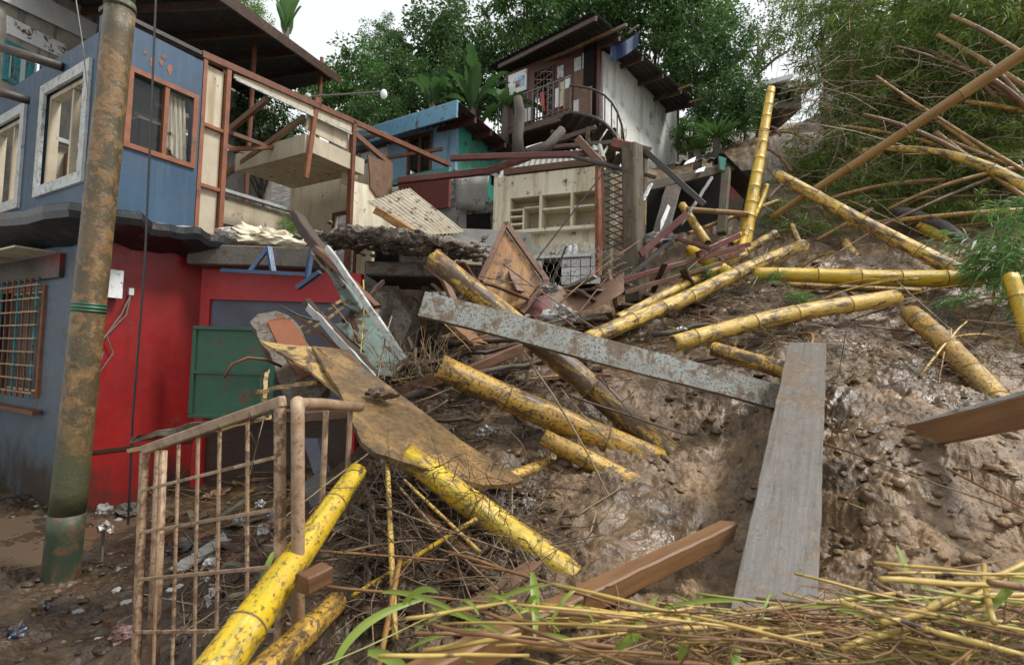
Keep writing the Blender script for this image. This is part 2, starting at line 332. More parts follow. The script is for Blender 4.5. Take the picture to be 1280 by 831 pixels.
def axis_obj(name, me, A, B, parent=None, roll=0):
    """object whose local x runs from A to B"""
    A = V(A); B = V(B); x = (B - A).normalized(); y = ZUP.cross(x)
    if y.length < 1e-3: y = V((0, 1, 0))
    y.normalize(); z = x.cross(y)
    ob = bpy.data.objects.new(name, me); link(ob, parent, A)
    m = Matrix((x, y, z)).transposed(); ob.rotation_mode = 'QUATERNION'
    ob.rotation_quaternion = (m @ Matrix.Rotation(roll, 3, 'X')).to_quaternion()
    return ob
def beam(name, A, B, w, h, m, label=None, cat=None, group=None, parent=None, roll=0, seg=10, wob=.006, jag=.03, bend=0):
    """timber or steel bar with worn edges, slight wobble and split ends"""
    Lh = (V(B) - V(A)).length; bv = min(w, h) * .09; rr = random.Random(hash((round(A[0], 3), round(A[1], 3), round(B[2], 3))) & 0xffff)
    pr = [(-w / 2 + bv, -h / 2), (w / 2 - bv, -h / 2), (w / 2, -h / 2 + bv), (w / 2, h / 2 - bv), (w / 2 - bv, h / 2), (-w / 2 + bv, h / 2), (-w / 2, h / 2 - bv), (-w / 2, -h / 2 + bv)]
    vs = []; fs = []
    for i in range(seg + 1):
        t = i / seg; dy = rr.uniform(-wob, wob); dz = rr.uniform(-wob, wob) + bend * 4 * t * (1 - t)
        for (y, z) in pr:
            x = t * Lh
            if i in (0, seg): x += rr.uniform(-jag, jag)
            vs.append((x, y + dy + rr.uniform(-wob, wob) * .4, z + dz + rr.uniform(-wob, wob) * .4))
    for i in range(seg):
        for j in range(8): fs.append((i * 8 + j, i * 8 + (j + 1) % 8, i * 8 + 8 + (j + 1) % 8, i * 8 + 8 + j))
    fs += [tuple(range(8))[::-1], tuple(range(seg * 8, seg * 8 + 8))]
    me = bpy.data.meshes.new(name); me.from_pydata(vs, [], fs); me.materials.append(m); me.update()
    return meta(axis_obj(name, me, A, B, parent, roll), label, cat, group)
def culm(name, A, B, r0, r1, m, label=None, cat='bamboo', group=None, bend=0, node=.38, seg=14, hollow=True, parent=None, side=0, jag=.5, steps=5):
    """bamboo culm: internodes, ringed nodes, hollow broken ends, local x along it"""
    r0 *= .87; r1 *= .87
    Lh = (V(B) - V(A)).length; rr = random.Random(int(abs(A[0] * 977 + A[1] * 131 + B[2] * 71) * 100))
    xs = []; x = rr.uniform(.2, .9) * node
    nodes = []
    while x < Lh - .03: nodes.append(x); x += node * rr.uniform(.85, 1.2)
    prof = []
    last = 0
    for nx in nodes + [Lh]:
        e = .006 + .1 * max(r0, r1)
        a, b = (last + e if last else 0), (nx - e if nx < Lh else Lh)
        for k in range(steps): prof.append((a + (b - a) * k / (steps - 1), 1.0, 0))
        if nx < Lh: prof += [(nx - e * .35, 1.05, 1), (nx, 1.11, 1), (nx + e * .3, 1.06, 1)]
        last = nx
    vs = []; fs = []; mi = []
    n = len(prof)
    ph = rr.uniform(0, 6)
    for i, (x, k, nd) in enumerate(prof):
        t = x / Lh; r = (r0 + (r1 - r0) * t) * k; cz = bend * 4 * t * (1 - t) + .12 * r0 * math.sin(x * 2.2 + ph); cy = side * 4 * t * (1 - t)
        for j in range(seg):
            w = 2 * math.pi * j / seg; xx = x
            if i == 0: xx -= rr.random() * r0 * jag * .5
            if i == n - 1: xx += rr.random() * r1 * jag * .5
            vs.append((xx, cy + r * math.cos(w), cz + r * math.sin(w)))
    for i in range(n - 1):
        nd = 1 if prof[i][2] or prof[i + 1][2] else 0
        nd = 1 if (prof[i][2] and prof[i + 1][2]) else 0
        for j in range(seg):
            fs.append((i * seg + j, (i + 1) * seg + j, (i + 1) * seg + (j + 1) % seg, i * seg + (j + 1) % seg)); mi.append(nd)
    if hollow:
        for e in (0, 1):
            i0 = 0 if e == 0 else n - 1; x0 = prof[i0][0]; r = r0 if e == 0 else r1; sgn = 1 if e == 0 else -1
            t = x0 / Lh; cz = bend * 4 * t * (1 - t) + .12 * r0 * math.sin(x0 * 2.2 + ph)
            k = len(vs)
            for q, (dx, rk) in enumerate(((0, .8), (r * 1.6, .78))):
                for j in range(seg):
                    w = 2 * math.pi * j / seg
                    vs.append(((vs[i0 * seg + j][0] if q == 0 else x0) + sgn * dx, r * rk * math.cos(w), cz + r * rk * math.sin(w)))
            for j in range(seg):
                j2 = (j + 1) % seg
                q1 = (i0 * seg + j, i0 * seg + j2, k + j2, k + j); q2 = (k + j, k + j2, k + seg + j2, k + seg + j)
                if e: q1 = q1[::-1]; q2 = q2[::-1]
                fs += [q1, q2]; mi += [2, 2]
            fs.append(tuple(range(k + seg, k + 2 * seg))); mi.append(2)
    else:
        fs += [tuple(range(seg)), tuple(range((n - 1) * seg, n * seg))[::-1]]; mi += [0, 0]
    me = bpy.data.meshes.new(name); me.from_pydata(vs, [], fs)
    for q in (m, node_m, inside_m): me.materials.append(q)
    me.polygons.foreach_set('material_index', mi); me.polygons.foreach_set('use_smooth', [True] * len(fs)); me.update()
    return meta(axis_obj(name, me, A, B, parent), label, cat, group)

def lump(size, seed, sub=3, amp=.35, freq=1.6, flat=0):
    import bmesh
    bm = bmesh.new(); bmesh.ops.create_icosphere(bm, subdivisions=sub, radius=1)
    for v in bm.verts:
        c = v.co.copy(); e = V((c.x * size[0], c.y * size[1], c.z * size[2])); mn = (min(size) * max(size)) ** .5; q = e / mn
        n = mnoise.fractal(q * freq + V((seed * 7.1, seed * 3.3, seed)), 1.0, 2.0, 4) * amp + mnoise.noise(q * freq * 4 + V((seed, 0, 0))) * amp * .25
        v.co = e + c * n * mn
    me = bpy.data.meshes.new('lump'); bm.to_mesh(me); bm.free(); return me
def lump_obj(name, loc, size, seed, m, label=None, cat=None, group=None, parent=None, sub=3, amp=.35, freq=1.6, rot=(0, 0, 0), smooth=False, kind=None):
    me = lump(size, seed, sub, amp, freq); me.name = name; me.materials.append(m)
    if smooth: me.polygons.foreach_set('use_smooth', [True] * len(me.polygons))
    o = bpy.data.objects.new(name, me); link(o, parent, V(loc)); o.rotation_euler = rot
    return meta(o, label, cat, group, kind)
def corr_sheet(mb, c00, c10, c11, c01, pitch, amp, th=.006, rows=4, warp=0, seed=0, mi=0):
    """corrugated sheet over four corners; ridges run from the 00-10 side to the 01-11 side"""
    c00, c10, c11, c01 = map(V, (c00, c10, c11, c01)); nrm = (c10 - c00).cross(c01 - c00).normalized()
    n = max(8, int((c10 - c00).length / pitch * 6)); k = len(mb.v); vs = []
    for side in (0, 1):
        for j in range(rows + 1):
            for i in range(n + 1):
                s = i / n; t = j / rows; p = (c00 * (1 - s) + c10 * s) * (1 - t) + (c01 * (1 - s) + c11 * s) * t
                w = warp * mnoise.noise(V((s * 2 + seed, t * 2, seed * 3.1)))
                vs.append(p + nrm * (amp * math.sin(i * math.pi / 3) + w - side * th))
    W = n + 1; S = W * (rows + 1); fs = []
    for j in range(rows):
        for i in range(n):
            q = (j * W + i, j * W + i + 1, (j + 1) * W + i + 1, (j + 1) * W + i); fs += [q, tuple(x + S for x in q[::-1])]
    for i in range(n): fs += [(i, i + S, i + 1 + S, i + 1), (rows * W + i, rows * W + i + 1, rows * W + i + 1 + S, rows * W + i + S)]
    for j in range(rows): fs += [(j * W, (j + 1) * W, (j + 1) * W + S, j * W + S), (j * W + n, j * W + n + S, (j + 1) * W + n + S, (j + 1) * W + n)]
    mb.add(vs, fs, mi); return mb

# ------------------------------------------------------------------ terrain
def tow(px, py, d): return tuple(P(px, py, d))
CP = [(-3.5, 4.1, 0), (-3, 2.5, 0), (-2, 1.4, -.12), (-5, 4, -.02), (-6, 6, 0), (-7, 3, -.02), (-4.3, 5.6, -.02), (-1.75, 2.1, -.10), (-1.9, 2.7, -.02), (-2.3, 3.8, .16), (-2.2, 5.2, .25), (-3, 6.2, .12), (-1.35, 6.4, .5),
      (0, 0, .1), (0, -2, 0), (-1, .8, .15), (1, 0, .3), (0, 1.1, .5), (1, 1.0, .6), (2, 1.0, .6), (-.5, 1.5, .42), (-3, -3, 0), (3, -3, .2), (5, 1, .8), (-8, -2, 0), (8, 4, 2.0)]
CP += [tow(*q) for q in [(430, 800, 2.2), (450, 612, 3.15), (560, 700, 2.7), (640, 760, 2.3), (720, 730, 2.6), (800, 800, 2.0), (900, 690, 2.9), (780, 620, 3.4), (850, 560, 4.1), (700, 600, 3.6), (640, 540, 4.2), (560, 520, 4.8), (520, 470, 5.6), (600, 440, 6.3), (700, 435, 6.4), (800, 455, 5.4), (960, 500, 4.4), (960, 600, 3.3), (970, 800, 1.9), (1100, 720, 2.3), (1100, 600, 2.9), (1100, 500, 3.8), (1050, 440, 4.8), (1200, 480, 4.3), (1280, 540, 3.4), (1280, 640, 2.6), (1250, 760, 2.0), (1000, 385, 6.2), (1150, 385, 6.0), (1280, 410, 5.2), (900, 385, 6.6), (800, 392, 7.2), (700, 395, 8.0), (1000, 315, 8.5), (1150, 300, 8.5), (1280, 300, 7.5), (880, 335, 8.5), (760, 375, 8.6), (640, 375, 9.0), (560, 360, 8.8), (950, 240, 12), (1050, 250, 10.5), (1200, 240, 10), (960, 170, 17), (1030, 140, 22), (1150, 180, 14), (1280, 170, 12), (540, 290, 12), (650, 240, 13.2), (760, 215, 14.5), (860, 215, 15), (700, 330, 10.4), (1500, 330, 6), (1500, 240, 10)]]
CP += [(-5, 10, .8), (-9, 12, 1.0), (-4, 13.5, 4.0), (-12, 20, 6.5), (-4, 20, 8.5), (3, 20, 8.8), (10, 22, 11), (18, 20, 12), (-14, 8, .5), (0, 40, 17), (20, 40, 21), (-20, 40, 16), (40, 20, 16), (-30, 20, 6), (-40, 40, 14), (45, 45, 24), (14, 12, 8), (-7.5, 9, .4), (-3.2, 8.5, .6)]
CP = np.array(CP)
def _ker(d2): return np.sqrt(d2 + .35 ** 2)
_A = _ker(((CP[:, None, :2] - CP[None, :, :2]) ** 2).sum(-1)); _wt = np.linalg.solve(_A + np.eye(len(CP)) * -.03, CP[:, 2] - 2.0)
def base_h(x, y):
    x = np.asarray(x, float); y = np.asarray(y, float); h = np.full(x.shape, 2.0)
    for (cx, cy, _), w in zip(CP, _wt): h += w * _ker((x - cx) ** 2 + (y - cy) ** 2)
    return h
_perm = NR.permutation(4096).astype(np.int64); _ga = NR.uniform(0, 2 * np.pi, 4096); _gx = np.cos(_ga); _gy = np.sin(_ga)
def pn(x, y):
    xi = np.floor(x).astype(np.int64); yi = np.floor(y).astype(np.int64); xf = x - xi; yf = y - yi
    u = xf ** 3 * (xf * (xf * 6 - 15) + 10); v = yf ** 3 * (yf * (yf * 6 - 15) + 10)
    def g(ix, iy, fx, fy):
        k = _perm[(_perm[ix & 4095] + iy) & 4095]; return _gx[k] * fx + _gy[k] * fy
    a = g(xi, yi, xf, yf); b = g(xi + 1, yi, xf - 1, yf); c = g(xi, yi + 1, xf, yf - 1); d = g(xi + 1, yi + 1, xf - 1, yf - 1)
    return (a + u * (b - a)) * (1 - v) + (c + u * (d - c)) * v
def detail_h(x, y):
    """wet mud: lumps, pressed hollows, slump ridges, clods"""
    wx = x + .18 * pn(x * 2.1 + 5, y * 2.1); wy = y + .18 * pn(x * 2.1, y * 2.1 + 9)
    bank = np.clip((x + 2.0) / 1.2, .6, 1)
    h = .16 * pn(wx * .9, wy * .9) + .11 * pn(wx * 2.3 + 3, wy * 2.3) + .12 * (np.abs(pn(wx * 3.6 + 7, wy * 4.0)) - .25)
    rough = np.clip(.75 + 1.2 * pn(wx * .8 + 31, wy * .8 + 17), .5, 1.3)
    h += rough * (.070 * (np.abs(pn(wx * 7.3 + 1, wy * 6.6)) - .2) + .050 * (np.abs(pn(wx * 14, wy * 13 + 4)) - .2) + .040 * (np.abs(pn(wx * 27, wy * 25)) - .2) + .022 * (np.abs(pn(wx * 47, wy * 45)) - .2) + .012 * (np.abs(pn(wx * 83, wy * 79)) - .2))
    st = pn(wx * 1.3 + 11, wy * 1.3)
    h += .03 * np.clip(st, 0, 1) * np.sign(pn(wx * 6 + 2, wy * 6)) * np.clip(np.abs(pn(wx * 6 + 2, wy * 6)) * 6, 0, 1)
    hole = np.clip(pn(wx * 2.8 + 21, wy * 2.8 + 3) - .32, 0, 1); h -= .3 * hole
    return h * bank
def height(x, y): return base_h(x, y) + detail_h(np.asarray(x, float), np.asarray(y, float))
def gz(x, y): return float(height(np.array([x]), np.array([y]))[0])

def mud_material():
    m = bpy.data.materials.new('wet_mud'); m.use_nodes = True; t = m.node_tree; N = t.nodes; L = t.links; b = N['Principled BSDF']
    tc = N.new('ShaderNodeTexCoord')
    def noise(s, d, r, dist=0, typ='FBM'):
        n = N.new('ShaderNodeTexNoise'); n.inputs['Scale'].default_value = s; n.inputs['Detail'].default_value = d; n.inputs['Roughness'].default_value = r; n.inputs['Distortion'].default_value = dist
        L.new(tc.outputs['Object'], n.inputs['Vector']); return n
    n1 = noise(1.6, 8, .62, .4); r1 = N.new('ShaderNodeValToRGB'); e = r1.color_ramp.elements
    e[0].position = .32; e[0].color = (.060, .037, .018, 1); e[1].position = .66; e[1].color = (.285, .190, .102, 1)
    k = e.new(.5); k.color = (.162, .104, .054, 1)
    L.new(n1.outputs['Fac'], r1.inputs[0])
    n2 = noise(14, 8, .7); r2 = N.new('ShaderNodeValToRGB'); e = r2.color_ramp.elements; e[0].position = .35; e[0].color = (.45, .43, .4, 1); e[1].position = .7; e[1].color = (1.25, 1.2, 1.15, 1)
    L.new(n2.outputs['Fac'], r2.inputs[0])
    mm = N.new('ShaderNodeMixRGB'); mm.blend_type = 'MULTIPLY'; mm.inputs[0].default_value = 1; L.new(r1.outputs[0], mm.inputs[1]); L.new(r2.outputs[0], mm.inputs[2])
    # dark rooted topsoil on the bank, shade painted into the street side, pale silt on the slide itself
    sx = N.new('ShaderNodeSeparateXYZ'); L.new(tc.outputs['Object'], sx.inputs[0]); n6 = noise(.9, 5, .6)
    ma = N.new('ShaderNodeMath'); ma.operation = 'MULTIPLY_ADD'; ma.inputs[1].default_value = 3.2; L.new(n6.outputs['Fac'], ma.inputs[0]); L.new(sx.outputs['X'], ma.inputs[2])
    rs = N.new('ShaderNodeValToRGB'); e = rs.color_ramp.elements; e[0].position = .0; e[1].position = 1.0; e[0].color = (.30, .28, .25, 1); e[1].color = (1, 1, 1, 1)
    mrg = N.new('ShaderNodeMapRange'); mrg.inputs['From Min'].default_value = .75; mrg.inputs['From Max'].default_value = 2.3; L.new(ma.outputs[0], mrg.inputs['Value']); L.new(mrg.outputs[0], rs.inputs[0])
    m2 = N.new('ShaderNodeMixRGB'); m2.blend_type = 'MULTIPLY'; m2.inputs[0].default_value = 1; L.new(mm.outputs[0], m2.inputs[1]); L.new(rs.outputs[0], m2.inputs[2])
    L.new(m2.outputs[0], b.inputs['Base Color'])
    n3 = noise(1.7, 5, .6); mr = N.new('ShaderNodeMapRange'); mr.inputs['From Min'].default_value = .36; mr.inputs['From Max'].default_value = .62; mr.inputs['To Min'].default_value = .28; mr.inputs['To Max'].default_value = .66
    L.new(n3.outputs['Fac'], mr.inputs['Value']); L.new(mr.outputs[0], b.inputs['Roughness'])
    n4 = noise(12, 5, .52, .8); n5 = noise(60, 3, .5); ad = N.new('ShaderNodeMath'); ad.operation = 'MULTIPLY_ADD'; ad.inputs[1].default_value = .35
    L.new(n5.outputs['Fac'], ad.inputs[0]); L.new(n4.outputs['Fac'], ad.inputs[2])
    bp = N.new('ShaderNodeBump'); bp.inputs['Strength'].default_value = 1.0; bp.inputs['Distance'].default_value = .045; L.new(n3.outputs['Fac'], bp.inputs['Strength'])
    L.new(ad.outputs[0], bp.inputs['Height']); L.new(bp.outputs[0], b.inputs['Normal']); b.inputs['Specular IOR Level'].default_value = .5
    return m
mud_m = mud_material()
sgrid = np.concatenate([np.linspace(-1.9, -1.12, 40, endpoint=False), np.linspace(-1.12, 1.12, 940), np.linspace(1.12, 1.9, 41)[1:]])
yg = np.concatenate([[-8, -4, -2.2, -1.2], np.geomspace(1.0, 2.2, 60, endpoint=False) - 1.5, np.geomspace(2.2, 9.5, 700, endpoint=False) - 1.5, np.geomspace(9.5, 62, 150) - 1.5])
S_, Y_ = np.meshgrid(sgrid, yg); X_ = S_ * np.where(Y_ < -.6, 9, np.maximum(Y_ + .9, 1.4)); Z_ = height(X_, Y_)
nr_, nc_ = X_.shape; idx = np.arange(nr_ * nc_).reshape(nr_, nc_)
fq = np.stack([idx[:-1, :-1], idx[:-1, 1:], idx[1:, 1:], idx[1:, :-1]], -1).reshape(-1, 4)
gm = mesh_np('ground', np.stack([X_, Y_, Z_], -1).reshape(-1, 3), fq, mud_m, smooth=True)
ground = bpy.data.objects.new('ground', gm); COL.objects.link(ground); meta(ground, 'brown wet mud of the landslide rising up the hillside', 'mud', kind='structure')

mw = bpy.data.materials.new('muddy_water'); mw.use_nodes = True; b = mw.node_tree.nodes['Principled BSDF']
b.inputs['Base Color'].default_value = (.105, .068, .040, 1); b.inputs['Roughness'].default_value = .18
wn = mw.node_tree.nodes.new('ShaderNodeTexNoise'); wn.inputs['Scale'].default_value = 7; wb = mw.node_tree.nodes.new('ShaderNodeBump'); wb.inputs['Strength'].default_value = .12
mw.node_tree.links.new(wn.outputs['Fac'], wb.inputs['Height']); mw.node_tree.links.new(wb.outputs[0], b.inputs['Normal'])
pb = MB(); pts = []
for i in range(40):
    w = i / 40 * 2 * math.pi; r = 1 + .15 * math.sin(3 * w) + .08 * math.sin(7 * w + 1); pts.append(V((-6.6 + 2.7 * r * math.cos(w), 4.6 + 2.4 * r * math.sin(w), -.035)))
pb.poly(pts, V((0, 0, -.05))); pb.build('puddle', mw, kind='structure', label='shallow brown muddy water along the blue wall', cat='water')
# ------------------------------------------------------------------ the blue and red house
C0 = V((-4.746, 5.666, 0)); UD = V((-math.cos(math.radians(30)), .5, 0)); VD = V((.5, math.cos(math.radians(30)), 0))
LF = Fr(C0, UD, -VD); RF = Fr(C0, VD, -UD)
h1 = root('painted_house', C0, 'blue upper floor over red ground floor, corner house with its right half torn open', 'house')
# left face
W1 = (.30, 1.58, 3.76, 5.10); W0 = (2.20, 3.45, 3.70, 5.02); GW = (1.05, 2.60, 1.20, 2.55)
LF.wall(MB(), 0, 6.5, 2.9, 5.45, [W1, W0], -.14, 0).build('wall', blue_wall, h1)
LF.wall(MB(), 0, 6.5, -.4, 2.9, [GW], -.14, 0).build('wall', slate_wall, h1)
for w in (W1, W0):
    wn_ = LF.ring(MB(), w[0] - .06, w[1] + .06, w[2] - .06, w[3] + .06, .13, .002, .035).build('window', white_paint, h1)
    LF.ring(MB(), w[0] + .075, w[1] - .075, w[2] + .075, w[3] - .075, .05, -.13, -.03).build('frame', beige, wn_)
    mid = w[0] + (w[1] - w[0]) * .42
    m_ = MB(); LF.box(m_, mid, mid + .05, w[2] + .13, w[3] - .13, -.12, -.05); m_.build('mullion', beige, wn_)
    m_ = MB(); LF.box(m_, w[0] + .13, mid - .06, w[2] + .16, w[3] - .35, -.6, -.57); m_.build('shutter', wood, wn_)
# ground-floor grille window
gw = LF.ring(MB(), GW[0], GW[1], GW[2], GW[3], .05, -.02, .03).build('window', rust_frame, h1, label='rusty barred ground floor window')
for i in range(8):
    a = GW[0] + .1 + i * (GW[1] - GW[0] - .2) / 7; m_ = MB(); LF.box(m_, a - .009, a + .009, GW[2] - .02, GW[3] + .1, .055, .073); m_.build('bar', rust_frame if i % 3 else turq, gw)
for j in range(9):
    z = GW[2] + .05 + j * (GW[3] - GW[2]) / 8.3; m_ = MB(); LF.box(m_, GW[0] - .03, GW[1] + .05, z - .009, z + .009, .074, .092); m_.build('bar', gate_m, gw)
m_ = MB(); LF.box(m_, GW[0] + .06, GW[1] - .06, GW[2] + .06, GW[3] - .06, -.11, -.10); m_.build('pane', glass, gw)
m_ = MB(); LF.box(m_, GW[0] - .15, GW[1] + .3, GW[2] - .2, GW[2] - .15, .02, .10); m_.build('sill', rust, gw)
m_ = MB(); LF.box(m_, .6, 6.4, 2.62, 2.90, .002, .05); m_.build('lintel', red_wall, h1)
# right face, ground floor
RF.wall(MB(), 0, 1.24, -.3, 3.02, [], -.14, 0).build('wall', red_wall, h1)
m_ = MB(); RF.box(m_, 0, 1.24, .62, .66, .002, .014); m_.build('skirting', red_wall, h1)
# right face, upper floor
UW = (.28, 1.03, 4.20, 5.12)
RF.wall(MB(), 0, 1.10, 3.02, 5.64, [UW], -.14, 0).build('wall', blue_wall, h1)
uw = RF.ring(MB(), UW[0] - .03, UW[1] + .03, UW[2] - .03, UW[3] + .03, .06, .002, .03).build('window', rust_frame, h1)
am = (UW[0] + UW[1]) / 2 + .03
m_ = MB(); RF.box(m_, am - .025, am + .025, UW[2] + .03, UW[3] - .03, -.05, .02); m_.build('mullion', rust_frame, uw)
m_ = MB(); RF.box(m_, UW[0] + .03, am - .025, UW[2] + .03, UW[3] - .03, -.06, -.05); m_.build('pane', glass, uw)
cv = MB()
nx, nz = 26, 14; vs = []; fs = []
for j in range(nz + 1):
    for i in range(nx + 1):
        s = i / nx; t = j / nz; cut = max(0, .28 - s * .45) * (t < .35)
        a = am + .04 + s * (.27 - .05 * t) ; z = UW[2] + .05 + t * .80 + cut * .6
        vs.append(RF.p(a, z, -.09 + .022 * math.sin(s * 26 + t * 2) + .01 * math.sin(s * 50)))
for j in range(nz):
    for i in range(nx): fs.append((j * (nx + 1) + i, j * (nx + 1) + i + 1, (j + 1) * (nx + 1) + i + 1, (j + 1) * (nx + 1) + i))
cv.add(vs, fs).build('curtain', lace, uw, smooth=True)
for ca, cz_, ra, rz_ in ((.50, 5.34, .035, .09), (.60, 5.36, .03, .05), (.70, 5.33, .03, .07), (.62, 5.45, .05, .03), (.42, 5.40, .02, .04)):
    m_ = MB(); m_.poly([RF.p(ca + ra * R.uniform(.45, 1.2) * math.cos(w * .5236), cz_ + rz_ * R.uniform(.45, 1.2) * math.sin(w * .5236), .002) for w in range(12)], RF.n * .003); m_.build('rust_stain', rust_frame, h1)
# stripped bay: beige boards between rusted studs
zt = lambda a: 5.60 + .10 * a
for (z0, z1) in ((3.36, 3.98), (4.02, 4.80), (4.84, 5.66)):
    m_ = MB(); RF.box(m_, 1.17, 1.41, z0, z1, -.10, -.06); m_.build('panel', beige, h1)
for z in (3.98, 4.80):
    m_ = MB(); RF.box(m_, 1.16, 1.42, z, z + .045, -.10, .0); m_.build('rail', rust_frame, h1)
for a, w_, z0 in ((1.105, .05, 3.2), (1.42, .06, 3.2)):
    m_ = MB(); RF.box(m_, a, a + w_, z0, zt(a) - .02, -.1, .01); m_.build('stud', rust_frame, h1)
m_ = MB(); RF.box(m_, 3.68, 3.75, 3.2, zt(3.7) - .03, -.08, .02); m_.build('stud', rust, h1)
m_ = MB(); m_.bar(RF.p(*RF.loc(398, 122), -.02), RF.p(*RF.loc(385, 222), -.05), .07, .05, up=UD); m_.build('stud', rust_frame, h1, label='broken stud hanging from the roof beam')
m_ = MB(); m_.bar(RF.p(1.08, zt(1.08) + .03, -.03), RF.p(6.5, 6.13, -.03), .10, .09); m_.build('roof_beam', rust, h1)
m_ = MB(); m_.bar(RF.p(-.02, 5.70, -.05), RF.p(1.06, 5.73, -.05), .16, .05); m_.build('wall_cap', dark_steel, h1)
m_ = MB(); RF.poly(m_, [(294, 92), (443, 148), (443, 166), (388, 141), (294, 97)], -.05, -.02); m_.build('fascia', beige, h1)
m_ = MB(); RF.poly(m_, [(446, 150), (486, 167), (447, 162)], -.05, -.02); m_.build('fascia', beige, h1)
m_ = MB(); RF.poly(m_, [(390, 139), (440, 161), (440, 186), (388, 160)], -.13, -.10); m_.build('fascia', beige, h1)
m_ = MB(); m_.bar(RF.p(*RF.loc(296, 99), -.02), RF.p(*RF.loc(442, 168), -.02), .03, .03); m_.build('trim', white_paint, h1)
m_ = MB(); m_.bar(RF.p(*RF.loc(444, 166), -.04), RF.p(*RF.loc(490, 206), -.04), .08, .09); m_.build('rafter', wood, h1)
m_ = MB(); RF.poly(m_, [(441, 226), (463, 232), (471, 246), (495, 251), (497, 300), (437, 300)], -.06, -.01); m_.build('panel', cream, h1, label='broken cream wall board')
m_ = MB(); RF.poly(m_, [(459, 194), (490, 206), (489, 244), (470, 246), (462, 234), (461, 214)], -.005, .025); m_.build('panel', rustsheet, h1, label='brown board hanging by the roof beam')
m_ = MB(); RF.poly(m_, [(446, 150), (458, 195), (462, 234), (441, 226)], -.30, -.27); m_.build('panel', beige, h1)
# inside the torn room
def HB(b): return Fr(C0 + UD * b, VD, -UD)
B2 = HB(2.6)
m_ = MB(); B2.wall(m_, .2, 4.6, 3.1, 4.75, [], -.08, 0); m_.build('wall', beige, h1)
m_ = MB(); B2.box(m_, .2, 4.6, 4.80, 4.86, -.02, .10); m_.build('rail', white_paint, h1)
m_ = MB(); RF.box(m_, -.0, 5.0, 3.0, 3.14, -2.9, -.15); m_.build('floor_slab', concrete, h1)
AF = Fr(C0 + VD * 4.35, UD, -VD)
dh = (.55, 1.15, 3.1, 4.55)
m_ = MB(); AF.wall(m_, .1, 2.55, 3.1, 5.3, [dh], -.07, 0); m_.build('wall', beige, h1)
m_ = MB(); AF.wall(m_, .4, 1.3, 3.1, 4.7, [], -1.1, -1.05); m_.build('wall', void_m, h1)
m_ = MB(); AF.ring(m_, dh[0] - .05, dh[1] + .05, dh[2], dh[3] + .05, .06, .002, .03); m_.build('door_frame', rust, h1)
m_ = MB(); AF.box(m_, .1, 2.0, 5.10, 5.17, .35, 1.5); m_.build('ceiling', beige, h1)
m_ = MB(); AF.box(m_, .1, 2.0, 5.05, 5.37, 1.5, 1.56); m_.build('bulkhead', beige, h1)
m_ = MB(); AF.box(m_, .02, .1, 5.07, 5.35, .35, 1.5); m_.build('bulkhead', beige, h1)
for a in (2.1, 2.75):
    m_ = MB(); m_.bar(RF.p(a, 5.62, -.1), RF.p(a + .1, 5.0, -2.6), .06, .09); m_.build('rafter', wood, h1)
m_ = MB(); m_.bar(RF.p(1.5, 4.85, -1.6), RF.p(3.4, 5.5, -.6), .06, .06); m_.build('brace', rust_frame, h1)
for b in (-1.0, -1.6, -2.2):
    m_ = MB(); m_.bar(RF.p(1.0, 5.25, b), RF.p(2.7, 5.3, b), .05, .06); m_.build('purlin', wood, h1)
m_ = MB(); RF.box(m_, .9, 2.2, 5.06, 5.09, -2.5, -1.2); m_.build('roof_sheet', white_board, h1)
for z in (3.62, 4.05):
    m_ = MB(); B2.box(m_, .9, 3.9, z, z + .07, .01, .40); m_.build('shelf', wood, h1)
for a in (1.4, 2.2, 3.2):
    m_ = MB(); B2.box(m_, a, a + .12, 3.14, 4.05, .36, .42); m_.build('shelf_post', wood, h1)
# awning of black tarpaulin over the ground floor
def sheet(mb, grid, mi=0):
    nj = len(grid); ni = len(grid[0]); vs = [p for r_ in grid for p in r_]
    return mb.add(vs, [(j * ni + i, j * ni + i + 1, (j + 1) * ni + i + 1, (j + 1) * ni + i) for j in range(nj - 1) for i in range(ni - 1)], mi)
def awning_profile(k):
    out = []
    for i in range(41):
        s = i / 40
        if s < .6: c = LF.p((.6 - s) / .6 * 5.5, 0, 0); nrm = LF.n; a = 0
        else: c = RF.p((s - .6) / .4 * 1.32, 0, 0); nrm = RF.n
        if .5 < s < .68: nrm = (LF.n * max(0, (.68 - s)) + RF.n * max(0, s - .5)).normalized() * 1.15
        wv = .03 * math.sin(s * 31) + .02 * math.sin(s * 67)
        n_, z_ = k
        out.append(c + nrm * (n_ + wv * (n_ > .2)) + ZUP * (z_ + wv * .6))
    return out
aw = root('awning', LF.p(0, 2.9, 0), 'sagging black tarpaulin awning wrapped round the red and blue corner', 'awning')
sheet(MB(), [awning_profile(k) for k in ((.02, 3.34), (.25, 3.32), (.48, 3.28))]).build('top_sheet', tarp_top, aw, smooth=True)
sheet(MB(), [awning_profile(k) for k in ((.485, 3.275), (.492, 3.20), (.47, 3.13), (.22, 3.06), (.03, 3.00))]).build('tarpaulin', tarp_m, aw)
m_ = MB(); LF.box(m_, .7, 5.5, 2.905, 2.925, .06, .42); m_.build('soffit', beige, h1)
bx_ = MB(); RF.box(bx_, -.06, .30, 2.38, 2.70, .03, .12); mb_ = bx_.build('meter_box', white_board, label='white meter box with a yellow badge on the red wall behind the pole', cat='meter box')
m_ = MB(); RF.box(m_, .0, .07, 2.5, 2.6, .1205, .125); m_.build('badge', plyyellow, mb_)
m_ = MB(); RF.box(m_, .40, .45, 2.44, 2.52, .001, .04); sw = m_.build('wire_clamp', white_board, label='small white cable clamp on the red wall', cat='clamp')
